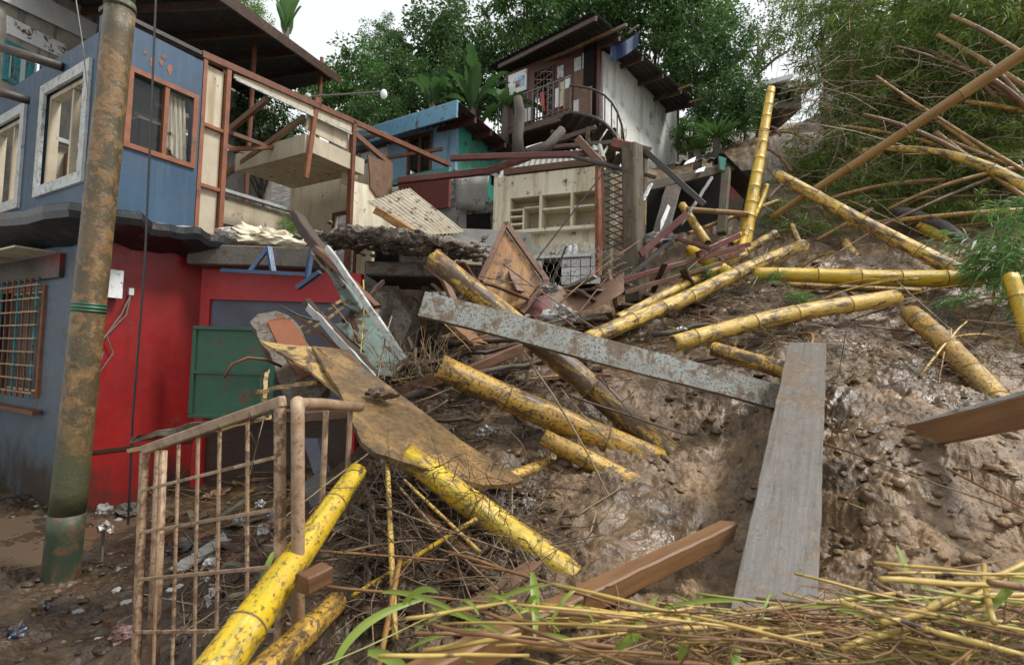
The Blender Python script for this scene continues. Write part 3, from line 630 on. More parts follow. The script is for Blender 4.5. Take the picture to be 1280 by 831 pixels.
for k in range(2):
    m_ = MB(); m_.tube([RF.p(.42, 2.44, .03), RF.p(.38 - .05 * k, 2.2, .05), RF.p(.2 - .06 * k, 1.95 - .1 * k, .05), RF.p(.28 - .1 * k, 1.75, .04), RF.p(.12, 1.45 - .1 * k, .03)], .008, 5); m_.build('cable', wire_m, sw)
lb = MB(); LF.box(lb, 1.75, 1.95, 2.70, 2.88, .30, .36); lb.build('lamp_box', white_board, label='small white box hanging under the awning', cat='box')
# frontal red wall with ledge (ground-floor annex)
AO = RF.p(1.24, 0, 0); AX = V((1, .03, 0)).normalized(); AN = V((AX.y, -AX.x, 0))
WF = Fr(AO, AX, AN)
an = root('annex', AO, 'low bright red annex wall with slate panel under a concrete ledge', 'annex')
aR = WF.loc(452, 330)[0]
zp = WF.loc(300, 375)[1]; zl0 = WF.loc(300, 337)[1]
pa = WF.loc(262, 380)[0]
WF.wall(MB(), 0, aR, -.2, zl0, [(pa, aR - .05, -.2, zp)], -.15, 0).build('wall', red_bright, an)
zlow = WF.loc(300, 500)[1]
m_ = MB(); WF.box(m_, pa, aR - .05, zlow, zp, -.14, -.05); m_.build('panel', slate_panel, an)
m_ = MB(); WF.box(m_, pa, aR - .05, -.2, zlow, -.14, -.09); m_.build('panel', darkwood, an)  # dark strip added for the shade below the slate panel
a1_ = WF.loc(400, 315)[0]; zl1 = WF.loc(300, 312)[1]
m_ = MB(); WF.box(m_, -.05, a1_, zl0 + .01, zl1, -1.6, .28); m_.build('ledge', concrete, an, bevel=.015)
m_ = MB(); WF.box(m_, -.02, a1_ + .6, zl0 + .02, zl1 - .03, -2.3, -1.61); m_.build('ledge', concrete, an)
m_ = MB(); WF.box(m_, a1_ + .6, WF.loc(604, 320)[0], zl0 - .02, zl1 - .10, -1.4, .02); m_.build('ledge', concrete, an, bevel=.02)
m_ = MB(); WF.box(m_, aR + .75, aR + .85, .2, WF.loc(515, 352)[1], -.5, -.4); m_.build('post', rust, an)
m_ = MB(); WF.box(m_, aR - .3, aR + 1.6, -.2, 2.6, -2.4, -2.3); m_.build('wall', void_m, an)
m_ = MB(); WF.poly(m_, [(525, 335), (600, 335), (600, 300), (525, 300)], -.9, -.8); m_.build('wall', beige, an)
lump_obj('rubble', tuple(WF.p(aR + .25, 2.1, -.15)), (.45, .3, .65), 3, rubble_m, 'jagged broken concrete end of the red wall', 'rubble', amp=.5)
lump_obj('rubble', tuple(WF.p(aR + .1, 1.4, -.05)), (.22, .2, .25), 9, red_bright, 'red painted chunk of plaster beside the broken wall end', 'rubble', amp=.4)
# mud crust over the ledge
A_ = P(385, 304, 6.9); B_ = P(612, 322, 6.6)
def lump_cluster(name, m__, label, cat, pts, kind='stuff'):
    """a heap: many rounded clods of several shapes fused into one mass"""
    sh = []
    for q in range(4):
        lm_ = lump((1, 1, .75), 200 + q * 13, 2, .62, 2.3); sh.append((np.array([tuple(v.co) for v in lm_.vertices]), np.array([tuple(p.vertices) for p in lm_.polygons])))
    vv = []; ff = []; k = 0
    for (p, s) in pts:
        lv_, lf_ = sh[R.randrange(4)]; w = R.uniform(0, 6.28); c_, s_ = math.cos(w), math.sin(w); rm = np.array([[c_, -s_, 0], [s_, c_, 0], [0, 0, 1]])
        vv.append((lv_ * s * np.array([R.uniform(.8, 1.3), R.uniform(.7, 1.2), R.uniform(.5, .9)])) @ rm.T + np.array(tuple(p))); ff.append(lf_ + k); k += len(lv_)
    o = bpy.data.objects.new(name, mesh_np(name, np.concatenate(vv), np.concatenate(ff), m__)); link(o, None, (0, 0, 0)); return meta(o, label, cat, kind=kind)
cm = lump(((B_ - A_).length / 2, .5, .12), 5, 6, .22, 1.5)
for v in cm.vertices: v.co.z += .12 * (1 - (v.co.x / 1.3) ** 2) + .03 * mnoise.noise(v.co * 9) + .02 * mnoise.noise(v.co * 22)
cm.materials.append(rubble_m); co_ = axis_obj('mud_crust', cm, (A_ + B_) / 2, B_); meta(co_, 'grey rubble and mud crust lying on the broken ledge', 'rubble')
lump_cluster('ledge_grit', rubble_m, 'small rubble bits sticking to the mud crust on the ledge', 'rubble', [(A_.lerp(B_, R.random()) + V((R.gauss(0, .03), R.uniform(-.45, .2), R.uniform(-.08, .20))), R.choice([.012, .02, .03, .045])) for _ in range(260)])
lump_obj('mud_heap', tuple(P(330, 300, 7.6)), (.75, .4, .16), 12, cream, 'pale heap of plaster crumbs on the ledge', 'rubble', amp=.5, sub=4)
for i, (px, py, m__, lb_) in enumerate([(268, 299, trash_p, 'pink and white rag on the ledge end'), (283, 291, plastic_w, 'white plastic bag on the ledge beside the pink rag'), (255, 303, trash_b, 'small blue scrap on the ledge end')]):
    lump_obj('rag', tuple(P(px, py, 6.9)), (.12, .09, .06), 20 + i, m__, lb_, 'rag', amp=.6)
# green sheet-metal door leaf
DF = Fr(P(236, 520, 6.2), V((1, .02, 0)), V((.02, -1, 0)))
gd = root('metal_gate', DF.p(0, -.1, 0), 'green sheet metal gate leaf leaning before the red wall', 'gate')
ga1, gz1 = DF.loc(345, 410); gz0 = -.02
m_ = MB(); DF.box(m_, 0.03, ga1 - .03, gz0 + .03, gz1 - .03, -.01, .0)
m_.build('sheet', green_metal, gd)
m_ = MB(); DF.ring(m_, 0, ga1, gz0, gz1, .045, -.03, .03); m_.build('frame', green_metal, gd, bevel=.006)
zm = DF.loc(300, 466)[1]
m_ = MB(); DF.box(m_, .045, ga1 - .045, zm - .02, zm + .02, .0005, .028); m_.build('rail', green_metal, gd)
m_ = MB(); DF.box(m_, ga1 * .85, ga1 * .85 + .03, gz0 + .045, zm - .02, .0005, .025); m_.build('rail', green_metal, gd)

# ------------------------------------------------------------------ grey block house with the big dark roof, upper left
BHF = Fr(P(0, 140, 9.0), V((.22, .975, 0)), V((.975, -.22, 0)))
bh = root('block_house', P(-40, 400, 9.0), 'grimy block house with turquoise window under a big dark roof', 'house')
wa0, wz1 = BHF.loc(6, 44); wa1, wz0 = BHF.loc(56, 128)
wz1 = BHF.loc(30, 62)[1]; wz0 = BHF.loc(30, 112)[1]
BHF.wall(MB(), -2.5, 7, -5.5, 3.4, [(wa0, wa1, wz0, wz1)], -.2, 0).build('wall', blockwall, bh)
wt = BHF.ring(MB(), wa0, wa1, wz0, wz1, .08, -.08, .04).build('window', turq, bh)
for k in (.3, .62):
    a = wa0 + (wa1 - wa0) * k; m_ = MB(); BHF.box(m_, a - .04, a + .04, wz0 + .08, wz1 - .08, -.07, .03); m_.build('mullion', turq, wt)
m_ = MB(); BHF.box(m_, wa0 + .08, wa1 - .08, wz0 + .08, wz1 - .08, -.15, -.14); m_.build('pane', glass, wt)
m_ = MB(); BHF.poly(m_, [(8, 20), (83, 58), (83, 76), (8, 42)], .002, .03); m_.build('panel', white_board, bh)
m_ = MB(); BHF.poly(m_, [(-60, -60), (118, 32), (112, 54), (-60, -26)], .06, .09); m_.build('fascia', white_board, bh)
E1 = P(225, -50, 7.6); E2 = P(426, 97, 14.5); E3 = P(318, 125, 15); E4 = P(10, -40, 9.2)
corr_sheet(MB(), E4, E1, E2, E3, .25, .03, rows=6).build('roof', roof_dark, bh)
m_ = MB(); m_.bar(E1 - ZUP * .1, E2 - ZUP * .1, .06, .2); m_.build('eave_board', darkwood, bh)
for t in (.2, .4, .6, .8):
    m_ = MB(); m_.bar(E4.lerp(E3, t) - ZUP * .12, E1.lerp(E2, t) - ZUP * .12, .06, .14); m_.build('rafter', darkwood, bh)
for px, py, d in ((318, 70, 11.2), (401, 100, 13.5)):
    q = P(px, py, d); m_ = MB(); m_.tube([q + ZUP * .6, V((q.x - .05, q.y, .5))], .05, 8); m_.build('post', rust, bh)
for (a, b_, d, lb_) in (((-20, 53), (78, 84), 6.1, 'rusty pipe sticking out over the blue wall'), ((-20, 110), (37, 126), 6.4, 'short dark pipe end jutting over the blue wall top')):
    m_ = MB(); m_.tube([P(a[0], a[1], d), P(b_[0], b_[1], d + .25)], .055, 10); m_.build('pipe', dark_steel, label=lb_, cat='pipe', smooth=True)
ar = MB(); q0 = P(385, 121, 8.5); q1 = P(476, 115, 8.2)
lp = root('wall_lamp', q0, 'white dish lamp on a long thin arm above the torn roof beam', 'lamp')
ar.tube([q0, q1], .014, 6); ar.build('arm', wire_m, lp)
lump_obj('lamp_head', q1 + V((.05, 0, -.04)), (.055, .055, .08), 2, white_board, parent=lp, amp=.02, smooth=True)
lump_obj('bracket', q0, (.06, .06, .06), 4, plastic_w, parent=lp, amp=.1, sub=2)

# ------------------------------------------------------------------ light blue and teal house
GC = P(569, 205, 12.0); GC.z -= 0
BLF = Fr(GC, V((-.85, .53, 0)), V((-.53, -.85, 0))); GRF = Fr(GC, V((.53, .85, 0)), V((.85, -.53, 0)))
bg_ = root('timber_house', V((GC.x, GC.y, gz(GC.x, GC.y + 1))), 'light blue and teal timber house with dark red roof', 'house')
zt_ = BLF.loc(569, 146)[1]; zb_ = BLF.loc(569, 212)[1]
da0 = BLF.loc(541, 170)[0]; da1 = BLF.loc(511, 170)[0]; dz1 = BLF.loc(541, 164)[1]
BLF.wall(MB(), 0, 4.6, zb_, zt_ + .4, [(da0, da1, zb_ + .05, dz1)], -.1, 0).build('wall', skyblue, bg_)
dr = BLF.ring(MB(), da0, da1, zb_ + .05, dz1, .06, -.05, .04).build('window', wood, bg_)
m_ = MB(); BLF.box(m_, (da0 + da1) / 2 - .03, (da0 + da1) / 2 + .03, zb_ + .11, dz1 - .06, -.04, .03); m_.build('mullion', wood, dr)
for s in (0, 1):
    a0 = da0 + .06 if s == 0 else (da0 + da1) / 2 + .03; a1 = (da0 + da1) / 2 - .03 if s == 0 else da1 - .06
    m_ = MB(); BLF.box(m_, a0 + .02, a1 - .02, zb_ + .11, dz1 - .08, -.06, -.05); m_.build('pane', glass, dr)
    m_ = MB(); BLF.box(m_, a0 + .12, a1 - .02, zb_ + .3, dz1 - .12, -.10, -.08); m_.build('blind', white_board, dr)
BLF.wall(MB(), 2.2, 3.2, zb_ + .1, dz1 - .1, [], .002, .03).build('panel', white_board, bg_)
for a in (2.15, 3.25):
    m_ = MB(); BLF.box(m_, a, a + .06, zb_, dz1, .003, .05); m_.build('post', white_paint, bg_)
m_ = MB(); BLF.box(m_, 1.3, 4.4, dz1 - .06, dz1, .003, .06); m_.build('rail', wood, bg_)
GRF.wall(MB(), .1, 4.2, zb_ - .4, zt_ + .2, [(1.5, 2.2, zb_ + .1, zb_ + .55)], -.1, 0).build('wall', teal, bg_)
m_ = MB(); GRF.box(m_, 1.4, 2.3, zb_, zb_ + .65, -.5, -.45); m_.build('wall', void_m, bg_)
# lower storey
lz = BLF.loc(566, 292)[1]
m_ = MB(); BLF.box(m_, .0, 1.6, BLF.loc(566, 262)[1], zb_ - .15, .12, .2); m_.build('wall', mat('old_red_planks', (.20, .035, .032), (.12, .022, .02), .55, 4, mud=.2, streak=(12, 12, 1), streakc=(.10, .03, .03)), bg_)
m_ = MB(); BLF.box(m_, .0, 2.4, zb_ - .15, zb_ + .0, .1, .22); m_.build('skirt', teal, bg_)
m_ = MB(); BLF.box(m_, -.3, 2.6, lz - 1, BLF.loc(566, 262)[1], .0, .1); m_.build('wall', concrete_l, bg_)
for pa_, pb_, m__ in (((450, 214), (570, 196), rust), ((455, 186), (520, 172), rust)):
    m_ = MB(); m_.bar(BLF.p(*BLF.loc(*pa_), .5), BLF.p(*BLF.loc(*pb_), .5), .06, .07); m_.build('rail', m__, bg_)
# roof and fascia
FL = P(436, 170, 13.6); FR_ = P(573, 127, 11.0); RR = P(648, 190, 13.4)
corr_sheet(MB(), FL, FR_, RR, FL + RR - FR_, .2, .025, rows=5).build('roof', roof_red, bg_)
m_ = MB(); dn = V((0, 0, -.36)); nn = (FR_ - FL).cross(ZUP).normalized() * .05
m_.hexa([FL + nn, FR_ + nn, FR_ + nn + dn, FL + nn + dn, FL, FR_, FR_ + dn, FL + dn]); m_.build('fascia', skyblue_f, bg_)
for t in (.25, .5, .75):
    m_ = MB(); off = (RR - FR_) * t + V((0, 0, -.1)); m_.bar(FR_ + off, FR_.lerp(FL, .5) + off, .06, .12); m_.build('rafter', roof_red, bg_)
# stuff standing in front of it
gs = MB(); q = [P(567, 222, 11.2), P(612, 220, 11.0), P(606, 264, 11.0), P(569, 262, 11.2)]
corr_sheet(gs, q[3], q[2], q[1], q[0], .3, .02, warp=.08, seed=3).build('sheet', concrete_l, label='crumpled grey sheet hanging below the light blue house', cat='sheet', smooth=True)
m_ = MB(); m_.poly([P(571, 262, 11.4), P(622, 258, 11.2), P(622, 300, 11.2), P(571, 300, 11.4)], V((0, .2, 0))); m_.build('low_wall', concrete_l, label='grey block stub wall with dark opening under the grey sheet', cat='wall')
m_ = MB(); m_.poly([P(583, 268, 11.19), P(613, 266, 11.1), P(613, 290, 11.1), P(583, 291, 11.19)], V((0, .02, 0))); m_.build('opening', void_m, bg_)

# ------------------------------------------------------------------ white house on the slope
WC = P(749, 190, 14.0)
WLF = Fr(WC, V((-.785, .62, 0)), V((-.62, -.785, 0))); WRF = Fr(WC, V((.62, .785, 0)), V((.785, -.62, 0)))
wh = root('hill_house', V((WC.x, WC.y + 1, gz(WC.x, WC.y + 1))), 'brown timber and white walled house with balcony on the slope', 'house')
zt = WLF.loc(748, 45)[1]; zf = WLF.loc(748, 140)[1]
ga0 = WLF.loc(693, 90)[0]; ga1_ = WLF.loc(668, 90)[0]
WLF.wall(MB(), .06, 3.4, zf - .3, zt, [(ga0, ga1_, zf, WLF.loc(680, 86)[1])], -.1, 0).build('wall', brownwall, wh)
wr1 = WRF.loc(847, 150)[0]
wzb = WRF.loc(753, 178)[1] - .8
WRF.poly(MB(), [(754, 64), (845, 124), (849, 230), (754, 205)], -.12, 0).build('wall', white_wall, wh)
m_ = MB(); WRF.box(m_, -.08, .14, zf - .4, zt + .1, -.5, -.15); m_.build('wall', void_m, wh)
m_ = MB(); WRF.box(m_, wr1, wr1 + .12, -2.5, WRF.loc(847, 124)[1], -.3, .02); m_.build('corner_post', darkwood, wh)
m_ = MB(); WLF.box(m_, .0, .08, zf - .2, zt, -.02, .05); m_.build('corner_post', redlead, wh)
def wpan(x0, y0, x1, y1, m__, nm, n1=.04):
    mm_ = MB(); WLF.pbox(mm_, x0, y0, x1, y1, .004, n1); return mm_.build(nm, m__, wh)
pic = wpan(637, 96, 659, 113, white_board, 'picture_board', .06)
m_ = MB(); WLF.pbox(m_, 648, 98, 657, 108, .061, .064); m_.build('print', skyblue, pic)
m_ = MB(); WLF.pbox(m_, 646, 103, 652, 109, .065, .067); m_.build('print', trash_p, pic)
gl = MB(); gz1_ = WLF.loc(680, 86)[1]
WLF.ring(gl, ga0, ga1_, zf, gz1_, .04, -.03, .05); gdoor = gl.build('grille_door', dark_steel, wh)
for k in range(7):
    for s in (0, 1):
        f0 = k / 6; z0, z1 = (zf, gz1_); aa = ga0 + (ga1_ - ga0) * (k / 6); ab = ga0 + (ga1_ - ga0) * ((6 - k) / 6)
    a_ = ga0 + (ga1_ - ga0) * k / 6; m_ = MB(); WLF.box(m_, a_ - .012, a_ + .012, zf + .04, gz1_ - .04, -.01, .012); m_.build('bar', rust, gdoor)
for k in range(8):
    za = zf + (gz1_ - zf) * k / 8; zb = zf + (gz1_ - zf) * (k + 1) / 8
    for x0, x1, n_ in ((ga0, ga1_, .015), (ga1_, ga0, .035)):
        m_ = MB(); m_.bar(WLF.p(x0, za, n_), WLF.p(x1, zb, n_), .014, .014); m_.build('lattice', concrete_l, gdoor)
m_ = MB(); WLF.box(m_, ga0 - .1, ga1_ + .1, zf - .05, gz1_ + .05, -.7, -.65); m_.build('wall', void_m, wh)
for q in ((698, 85, 705, 97), (719, 75, 727, 88), (729, 68, 739, 84)):
    w_ = wpan(*q, white_paint, 'window', .05); 
for q in ((706, 98, 714, 110), (695, 112, 700, 134), (718, 123, 738, 143), (649, 140, 664, 152), (737, 86, 740, 104)): wpan(*q, white_board, 'panel')
wpan(719, 90, 735, 121, rustsheet, 'door', .05); wpan(701, 104, 705, 133, beige, 'panel'); wpan(706, 112, 716, 138, rustsheet, 'panel')
m_ = MB(); m_.poly([WLF.p(WLF.loc(683, 118)[0], WLF.loc(683, 118)[1], .1), WLF.p(WLF.loc(679, 118)[0], WLF.loc(679, 118)[1], .12), WLF.p(WLF.loc(680, 142)[0], WLF.loc(680, 142)[1], .12), WLF.p(WLF.loc(684, 142)[0], WLF.loc(684, 142)[1], .1)], WLF.n * .03); m_.build('cloth', red_bright, label='red cloth hanging on the balcony grille door', cat='cloth')
# roof
RFL = P(610, 82, 16.6); RFR = P(742, 14, 12.7); RBR = P(872, 128, 17.0)
corr_sheet(MB(), RFL, RFR, RBR, RFL + RBR - RFR, .22, .03, rows=6).build('roof', roof_dark, wh)
for t in (.02, .2, .4, .6, .8, .97):
    m_ = MB(); off = (RBR - RFR) * t + V((0, 0, -.13)); m_.bar(RFR + off, RFR.lerp(RFL, .9) + off, .07, .12); m_.build('purlin', darkwood, wh)
m_ = MB(); o_ = V((0, 0, -.2)); m_.bar(RFL.lerp(RFR, .02) + (RBR - RFR) * .12 + o_, RFR + (RFR - RFL) * .12 + (RBR - RFR) * .12 + o_, .07, .07); m_.build('eave_beam', ply, wh)
for px, py, qx, qy in ((786, 42, 798, 32), (848, 112, 864, 106), (862, 128, 876, 124)):
    m_ = MB(); m_.bar(P(px, py, 14.6), P(qx, qy, 14.2), .05, .05); m_.build('rafter_end', ply, wh)
m_ = MB(); sheet(m_, [[P(763 + 35 * s, 58 - 6 * s - 12 * s * s + t * (14 - 2 * s) , 13.7 + .1 * math.sin(s * 9)) for s in np.linspace(0, 1, 9)] for t in np.linspace(0, 1.4, 6)]); m_.build('tarp', bluecloth, label='dark blue tarp hanging from the eave of the hill house', cat='tarp', smooth=True)
# balcony and spiral stair
NB = 1.0
bz = WLF.loc(700, 142, NB)[1]; ba0 = WLF.loc(712, 138, NB)[0]; ba1 = WLF.loc(622, 160, NB)[0]
m_ = MB(); WLF.box(m_, ba0, ba1, bz - .12, bz, .02, NB); m_.build('balcony_deck', darkwood, wh)
rh = .95
rl = MB(); WLF.box(rl, ba0, ba1, bz + rh - .03, bz + rh, NB - .05, NB - .01); rail = rl.build('railing', wire_m, wh)
m_ = MB(); WLF.box(m_, ba0, ba1, bz + .06, bz + .09, NB - .05, NB - .01); m_.build('rail', rust, rail)
for k in range(15):
    a = ba0 + (ba1 - ba0) * (k + .02) / 14.1; m_ = MB(); WLF.box(m_, a, a + .022, bz + .001, bz + rh - .03, NB - .04, NB - .02); m_.build('baluster', wire_m, rail)
sr = root('spiral_stair', WLF.p(-.6, zf - 1.8, .6), 'curved dark steel stair with thin railing at the white wall corner', 'stair')
hel = []; low = []
for k in range(9):
    t = k / 8; px = 712 + 68 * (1 - (1 - t) ** 1.5); py = 107 + 10 * t + 60 * t ** 3; d = 12.9 - .2 * math.sin(t * 3)
    hel.append(P(px, py, d)); low.append(P(px, py + 34 + 2 * t, d))
m_ = MB(); m_.tube(hel, .028, 6); m_.build('handrail', dark_steel, sr, smooth=True)
m_ = MB(); m_.tube(low, .05, 6); m_.build('stringer', dark_steel, sr, smooth=True)
for k in range(9):
    m_ = MB(); m_.tube([low[k], hel[k]], .017, 5); m_.build('baluster', dark_steel, sr)
for k in range(8):
    m_ = MB(); c = low[k] + V((-.1, .45, -.02 - .05 * k)); m_.bar(low[k] + V((0, .02, -.02)), c + V((-.1, .2, 0)), .22, .04); m_.build('tread', dark_steel, sr)
m_ = MB(); WLF.box(m_, -.03, .35, bz - .1, bz + .75, .5, .54); m_.build('side_board', rustsheet, wh)
# props under the balcony
for i, (a, b_, d, dd, w_) in enumerate([((650, 165), (700, 150), 13.2, 12.8, .12), ((655, 190), (745, 160), 13.0, 12.6, .12), ((680, 185), (770, 178), 12.6, 12.3, .1), ((690, 165), (735, 180), 13.4, 12.5, .1), ((735, 160), (735, 205), 12.6, 12.6, .1), ((770, 170), (785, 195), 12.4, 11.8, .1)]):
    o = beam('brace', P(*a, d), P(*b_, dd), w_, w_, darkwood, parent=wh)
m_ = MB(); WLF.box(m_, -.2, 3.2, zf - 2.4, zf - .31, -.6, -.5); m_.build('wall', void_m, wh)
tk = MB(); tk.tube([P(648, 205, 12.0), P(647, 170, 12.0), P(650, 140, 12.05), P(647, 122, 12.1)], [.16, .13, .13, .1], 10); tk.build('tree_stump', bark, label='mossy bare trunk standing between the teal house and the balcony', cat='tree', smooth=True)
lg = MB(); lg.tube([P(660, 193, 11.6), P(685, 183, 11.6), P(703, 162, 11.7)], [.13, .12, .10], 10); lg.build('log', bark, label='thick bent grey branch lying under the balcony', cat='branch', smooth=True)
fh = root('distant_house', P(1000, 140, 24), 'pale roofed shack high on the hill between the trees', 'house')
m_ = MB(); m_.aabb(P(955, 135, 24), P(1003, 100, 24) + V((0, 2.5, 0))); m_.build('wall', concrete, fh)
m_ = MB(); m_.poly([P(950, 103, 23.6), P(990, 92, 23.6), P(992, 97, 23.6), P(950, 109, 23.6)], V((0, 3, .5))); m_.build('roof', white_board, fh)
m_ = MB(); m_.poly([P(985, 106, 23.4), P(1030, 98, 23.4), P(1030, 101, 23.4), P(985, 110, 23.4)], V((0, 3, .5))); m_.build('roof', corr_m, fh)
m_ = MB(); m_.aabb(P(1027, 145, 23.2), P(1033, 115, 23.2) + V((0, .2, 0))); m_.build('post', white_board, fh)
for k in range(2):
    m_ = MB(); m_.aabb(P(967 + 16 * k, 125, 23.9), P(977 + 16 * k, 110, 23.9) + V((0, .05, 0))); m_.build('window', void_m, fh)

# ------------------------------------------------------------------ cream kitchen wall laid open
K0 = P(614, 350, 9.8); K1 = P(754, 350, 9.0); KX = (K1 - K0); KX.z = 0; KX.normalize(); KF = Fr(K0, KX, V((KX.y, -KX.x, 0)))
kt = root('kitchen_wall', K0, 'cream kitchen wall with built-in shelves and counter, its room torn away', 'wall')
na0, nz1 = KF.loc(638, 248); na1, nz0 = KF.loc(748, 280); nz1 = KF.loc(690, 243)[1]; nz0 = KF.loc(690, 286)[1]
kw = KF.loc(754, 300)[0]; ktop = KF.loc(690, 214)[1]
cb0 = KF.loc(690, 318)[1]
KF.wall(MB(), 0, kw, -.8, ktop, [(na0, na1, nz0, nz1)], -.12, 0).build('wall', cream, kt)
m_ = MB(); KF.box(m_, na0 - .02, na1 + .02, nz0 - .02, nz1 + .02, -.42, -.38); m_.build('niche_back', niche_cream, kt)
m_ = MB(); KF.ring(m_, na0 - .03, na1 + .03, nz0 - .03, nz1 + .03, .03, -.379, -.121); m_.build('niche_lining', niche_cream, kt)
for k, f in enumerate((.115 * 3.6, .66)):
    a = na0 + (na1 - na0) * (.36 if k == 0 else .71); m_ = MB(); KF.box(m_, a - .025, a + .025, nz0, nz1, -.375, .01); m_.build('divider', cream, kt)
aL = na0 + (na1 - na0) * .36; zmid = nz0 + (nz1 - nz0) * .60
m_ = MB(); KF.box(m_, aL + .03, na1, zmid - .015, zmid + .015, -.374, -.02); m_.build('shelf', cream, kt)
for f in (.22, .44, .64):
    z = nz0 + (nz1 - nz0) * f; m_ = MB(); KF.box(m_, na0, na0 + (aL - na0) * .42, z - .015, z + .015, -.374, -.0); m_.build('shelf', cream, kt)
a_ = na0 + (aL - na0) * .42
m_ = MB(); KF.box(m_, a_, a_ + .03, nz0, nz0 + (nz1 - nz0) * .66, -.374, 0); m_.build('divider', cream, kt)
m_ = MB(); KF.box(m_, a_ + .03, aL - .03, nz0 + (nz1 - nz0) * .66, nz0 + (nz1 - nz0) * .69, -.374, 0); m_.build('shelf', cream, kt)
m_ = MB(); KF.box(m_, na0 - .05, na1 + .05, nz0 - .09, nz0 - .03, -.02, .22); m_.build('shelf', cream, kt)
cz = KF.loc(690, 326)[1]
m_ = MB(); KF.box(m_, na0 + .3, kw - .1, cz - .05, cz, .002, .5); m_.build('counter', white_board, kt)
for k in range(9):
    a = na0 + .32 + k * .17
    if k in (3, 4): continue
    for j in range(3):
        m_ = MB(); KF.box(m_, a, a + .155, cz - .06 - .15 * (j + 1), cz - .06 - .15 * j - .012, .40, .44 + .003 * ((k + j) % 2)); m_.build('tile', white_board, kt)
for k in range(10):
    for j in range(2):
        m_ = MB(); KF.box(m_, na0 + .32 + k * .155, na0 + .32 + k * .155 + .145, cz + .01 + j * .15, cz + .15 + j * .15, .002, .012); m_.build('tile', cream if (k * 3 + j) % 4 else white_board, kt)
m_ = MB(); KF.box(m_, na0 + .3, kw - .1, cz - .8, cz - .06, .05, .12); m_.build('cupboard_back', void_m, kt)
def jar(loc, r, h, m__, label):
    m_ = MB(); m_.tube([loc, loc + ZUP * h * .7, loc + ZUP * h * .82, loc + ZUP * h], [r, r, r * .7, r * .7], 10); return m_.build('jar', m__, label=label, cat='jar', group='crockery left in the kitchen', smooth=True)
for f, r, h, m__ in ((.55, .045, .12, plastic_w), (.60, .04, .15, plastic_w), (.66, .05, .13, plastic_w), (.74, .06, .2, white_board), (.80, .045, .22, white_board), (.9, .05, .1, concrete_l), (.44, .05, .1, concrete_l)):
    jar(KF.p(na0 + (na1 - na0) * f, cz, .25), r, h, m__, 'small pale jar standing on the kitchen counter')
for f, z_, r in ((.24, nz0, .035), (.5, nz0, .05), (.85, nz0, .05), (.56, nz0, .03)):
    jar(KF.p(na0 + (na1 - na0) * f, z_ + .004, -.2), r, .13, concrete_l, 'small cup left in the built-in kitchen shelves')
m_ = MB(); KF.box(m_, kw, kw + .12, -.8, ktop - .1, -.3, .05); m_.build('end_wall', mat('olive_plaster', (.25, .23, .14), (.17, .15, .09), .6, 4, mud=.15), kt)
corr_sheet(MB(), P(620, 226, 9.9), P(758, 200, 9.2), P(752, 180, 11.2), P(630, 206, 11.5), .12, .02, rows=3).build('roof_sheet', concrete_l, kt)
m_ = MB(); KF.box(m_, .2, kw, ktop + .03, ktop + .15, -.1, .02); m_.build('wall_plate', wood, kt)
# pale fallen roof sheet with timber edge, grey sheets
cs = MB(); corr_sheet(cs, P(458, 252, 8.6), P(512, 236, 9.4), P(580, 290, 8.6), P(522, 296, 7.9), .09, .012, rows=6, warp=.03)
rs_ = cs.build('roof_sheet', corr_m, label='fallen pale corrugated roof sheet beside the torn room', cat='roof sheet')
beam('timber', P(472, 264, 8.2), P(520, 293, 7.8), .12, .12, doorwood, 'brown timber under the fallen pale roof sheet', 'timber')
for i, (q, lb_) in enumerate([([(524, 283, 8.4), (560, 284, 8.4), (560, 318, 8.3), (526, 312, 8.3)], 'pale grey board standing beside the fallen roof sheet'), ([(560, 285, 8.7), (640, 288, 8.9), (664, 292, 9.0), (664, 330, 8.9), (562, 314, 8.6)], 'long bent grey sheet before the kitchen wall')]):
    m_ = MB(); m_.poly([P(*x) for x in q], V((0, .05, 0))); m_.build('sheet', concrete_l if i else beige, label=lb_, cat='sheet', bevel=.004)
# ------------------------------------------------------------------ utility pole
pbz = P(75, 730, 4.1); ptz = P(158, -60, 4.3)
pl = root('utility_pole', pbz, 'leaning rusty steel utility pole with a green painted foot', 'pole')
def pp(t): return pbz.lerp(ptz, t)
def psec(t0, t1, r0, r1, m__, nm, n=6, wob=0):
    m_ = MB(); m_.tube([pp(t0 + (t1 - t0) * i / n) for i in range(n + 1)], [r0 + (r1 - r0) * i / n + wob * R.uniform(-1, 1) for i in range(n + 1)], 28); return m_.build(nm, m__, pl, smooth=True)
psec(-.06, .108, .128, .1225, pole_green, 'painted_foot', wob=.002); psec(.105, .905, .118, .108, pole_m, 'shaft', 20, .0015); psec(.905, .917, .115, .102, pole_m, 'collar', 3); psec(.917, 1.0, .095, .092, pole_m, 'upper_shaft')
m_ = MB(); m_.tube([pp(.418), pp(.432)], .117, 28); m_.build('band', mat('green_tape', (.03, .16, .07), (.02, .1, .05), .4, 20), pl, smooth=True)
for k in range(3):
    m_ = MB(); m_.tube([pp(.419 + .005 * k), pp(.422 + .005 * k)], .1195, 28); m_.build('strap', green_metal, pl, smooth=True)
m_ = MB(); m_.tube([P(196, -30, 5.0), P(190, 120, 5.0), P(181, 330, 5.0), P(166, 520, 5.0), P(160, 655, 5.05)], .010, 6); m_.build('cable', cable_m, label='thin dark cable hanging straight down before the red wall', cat='cable')
m_ = MB(); m_.tube([P(92, -20, 5.6), P(104, 60, 5.6), P(110, 120, 5.7)], .006, 5); m_.build('cable', wire_m, label='thin pale wire crossing the white framed window', cat='cable')
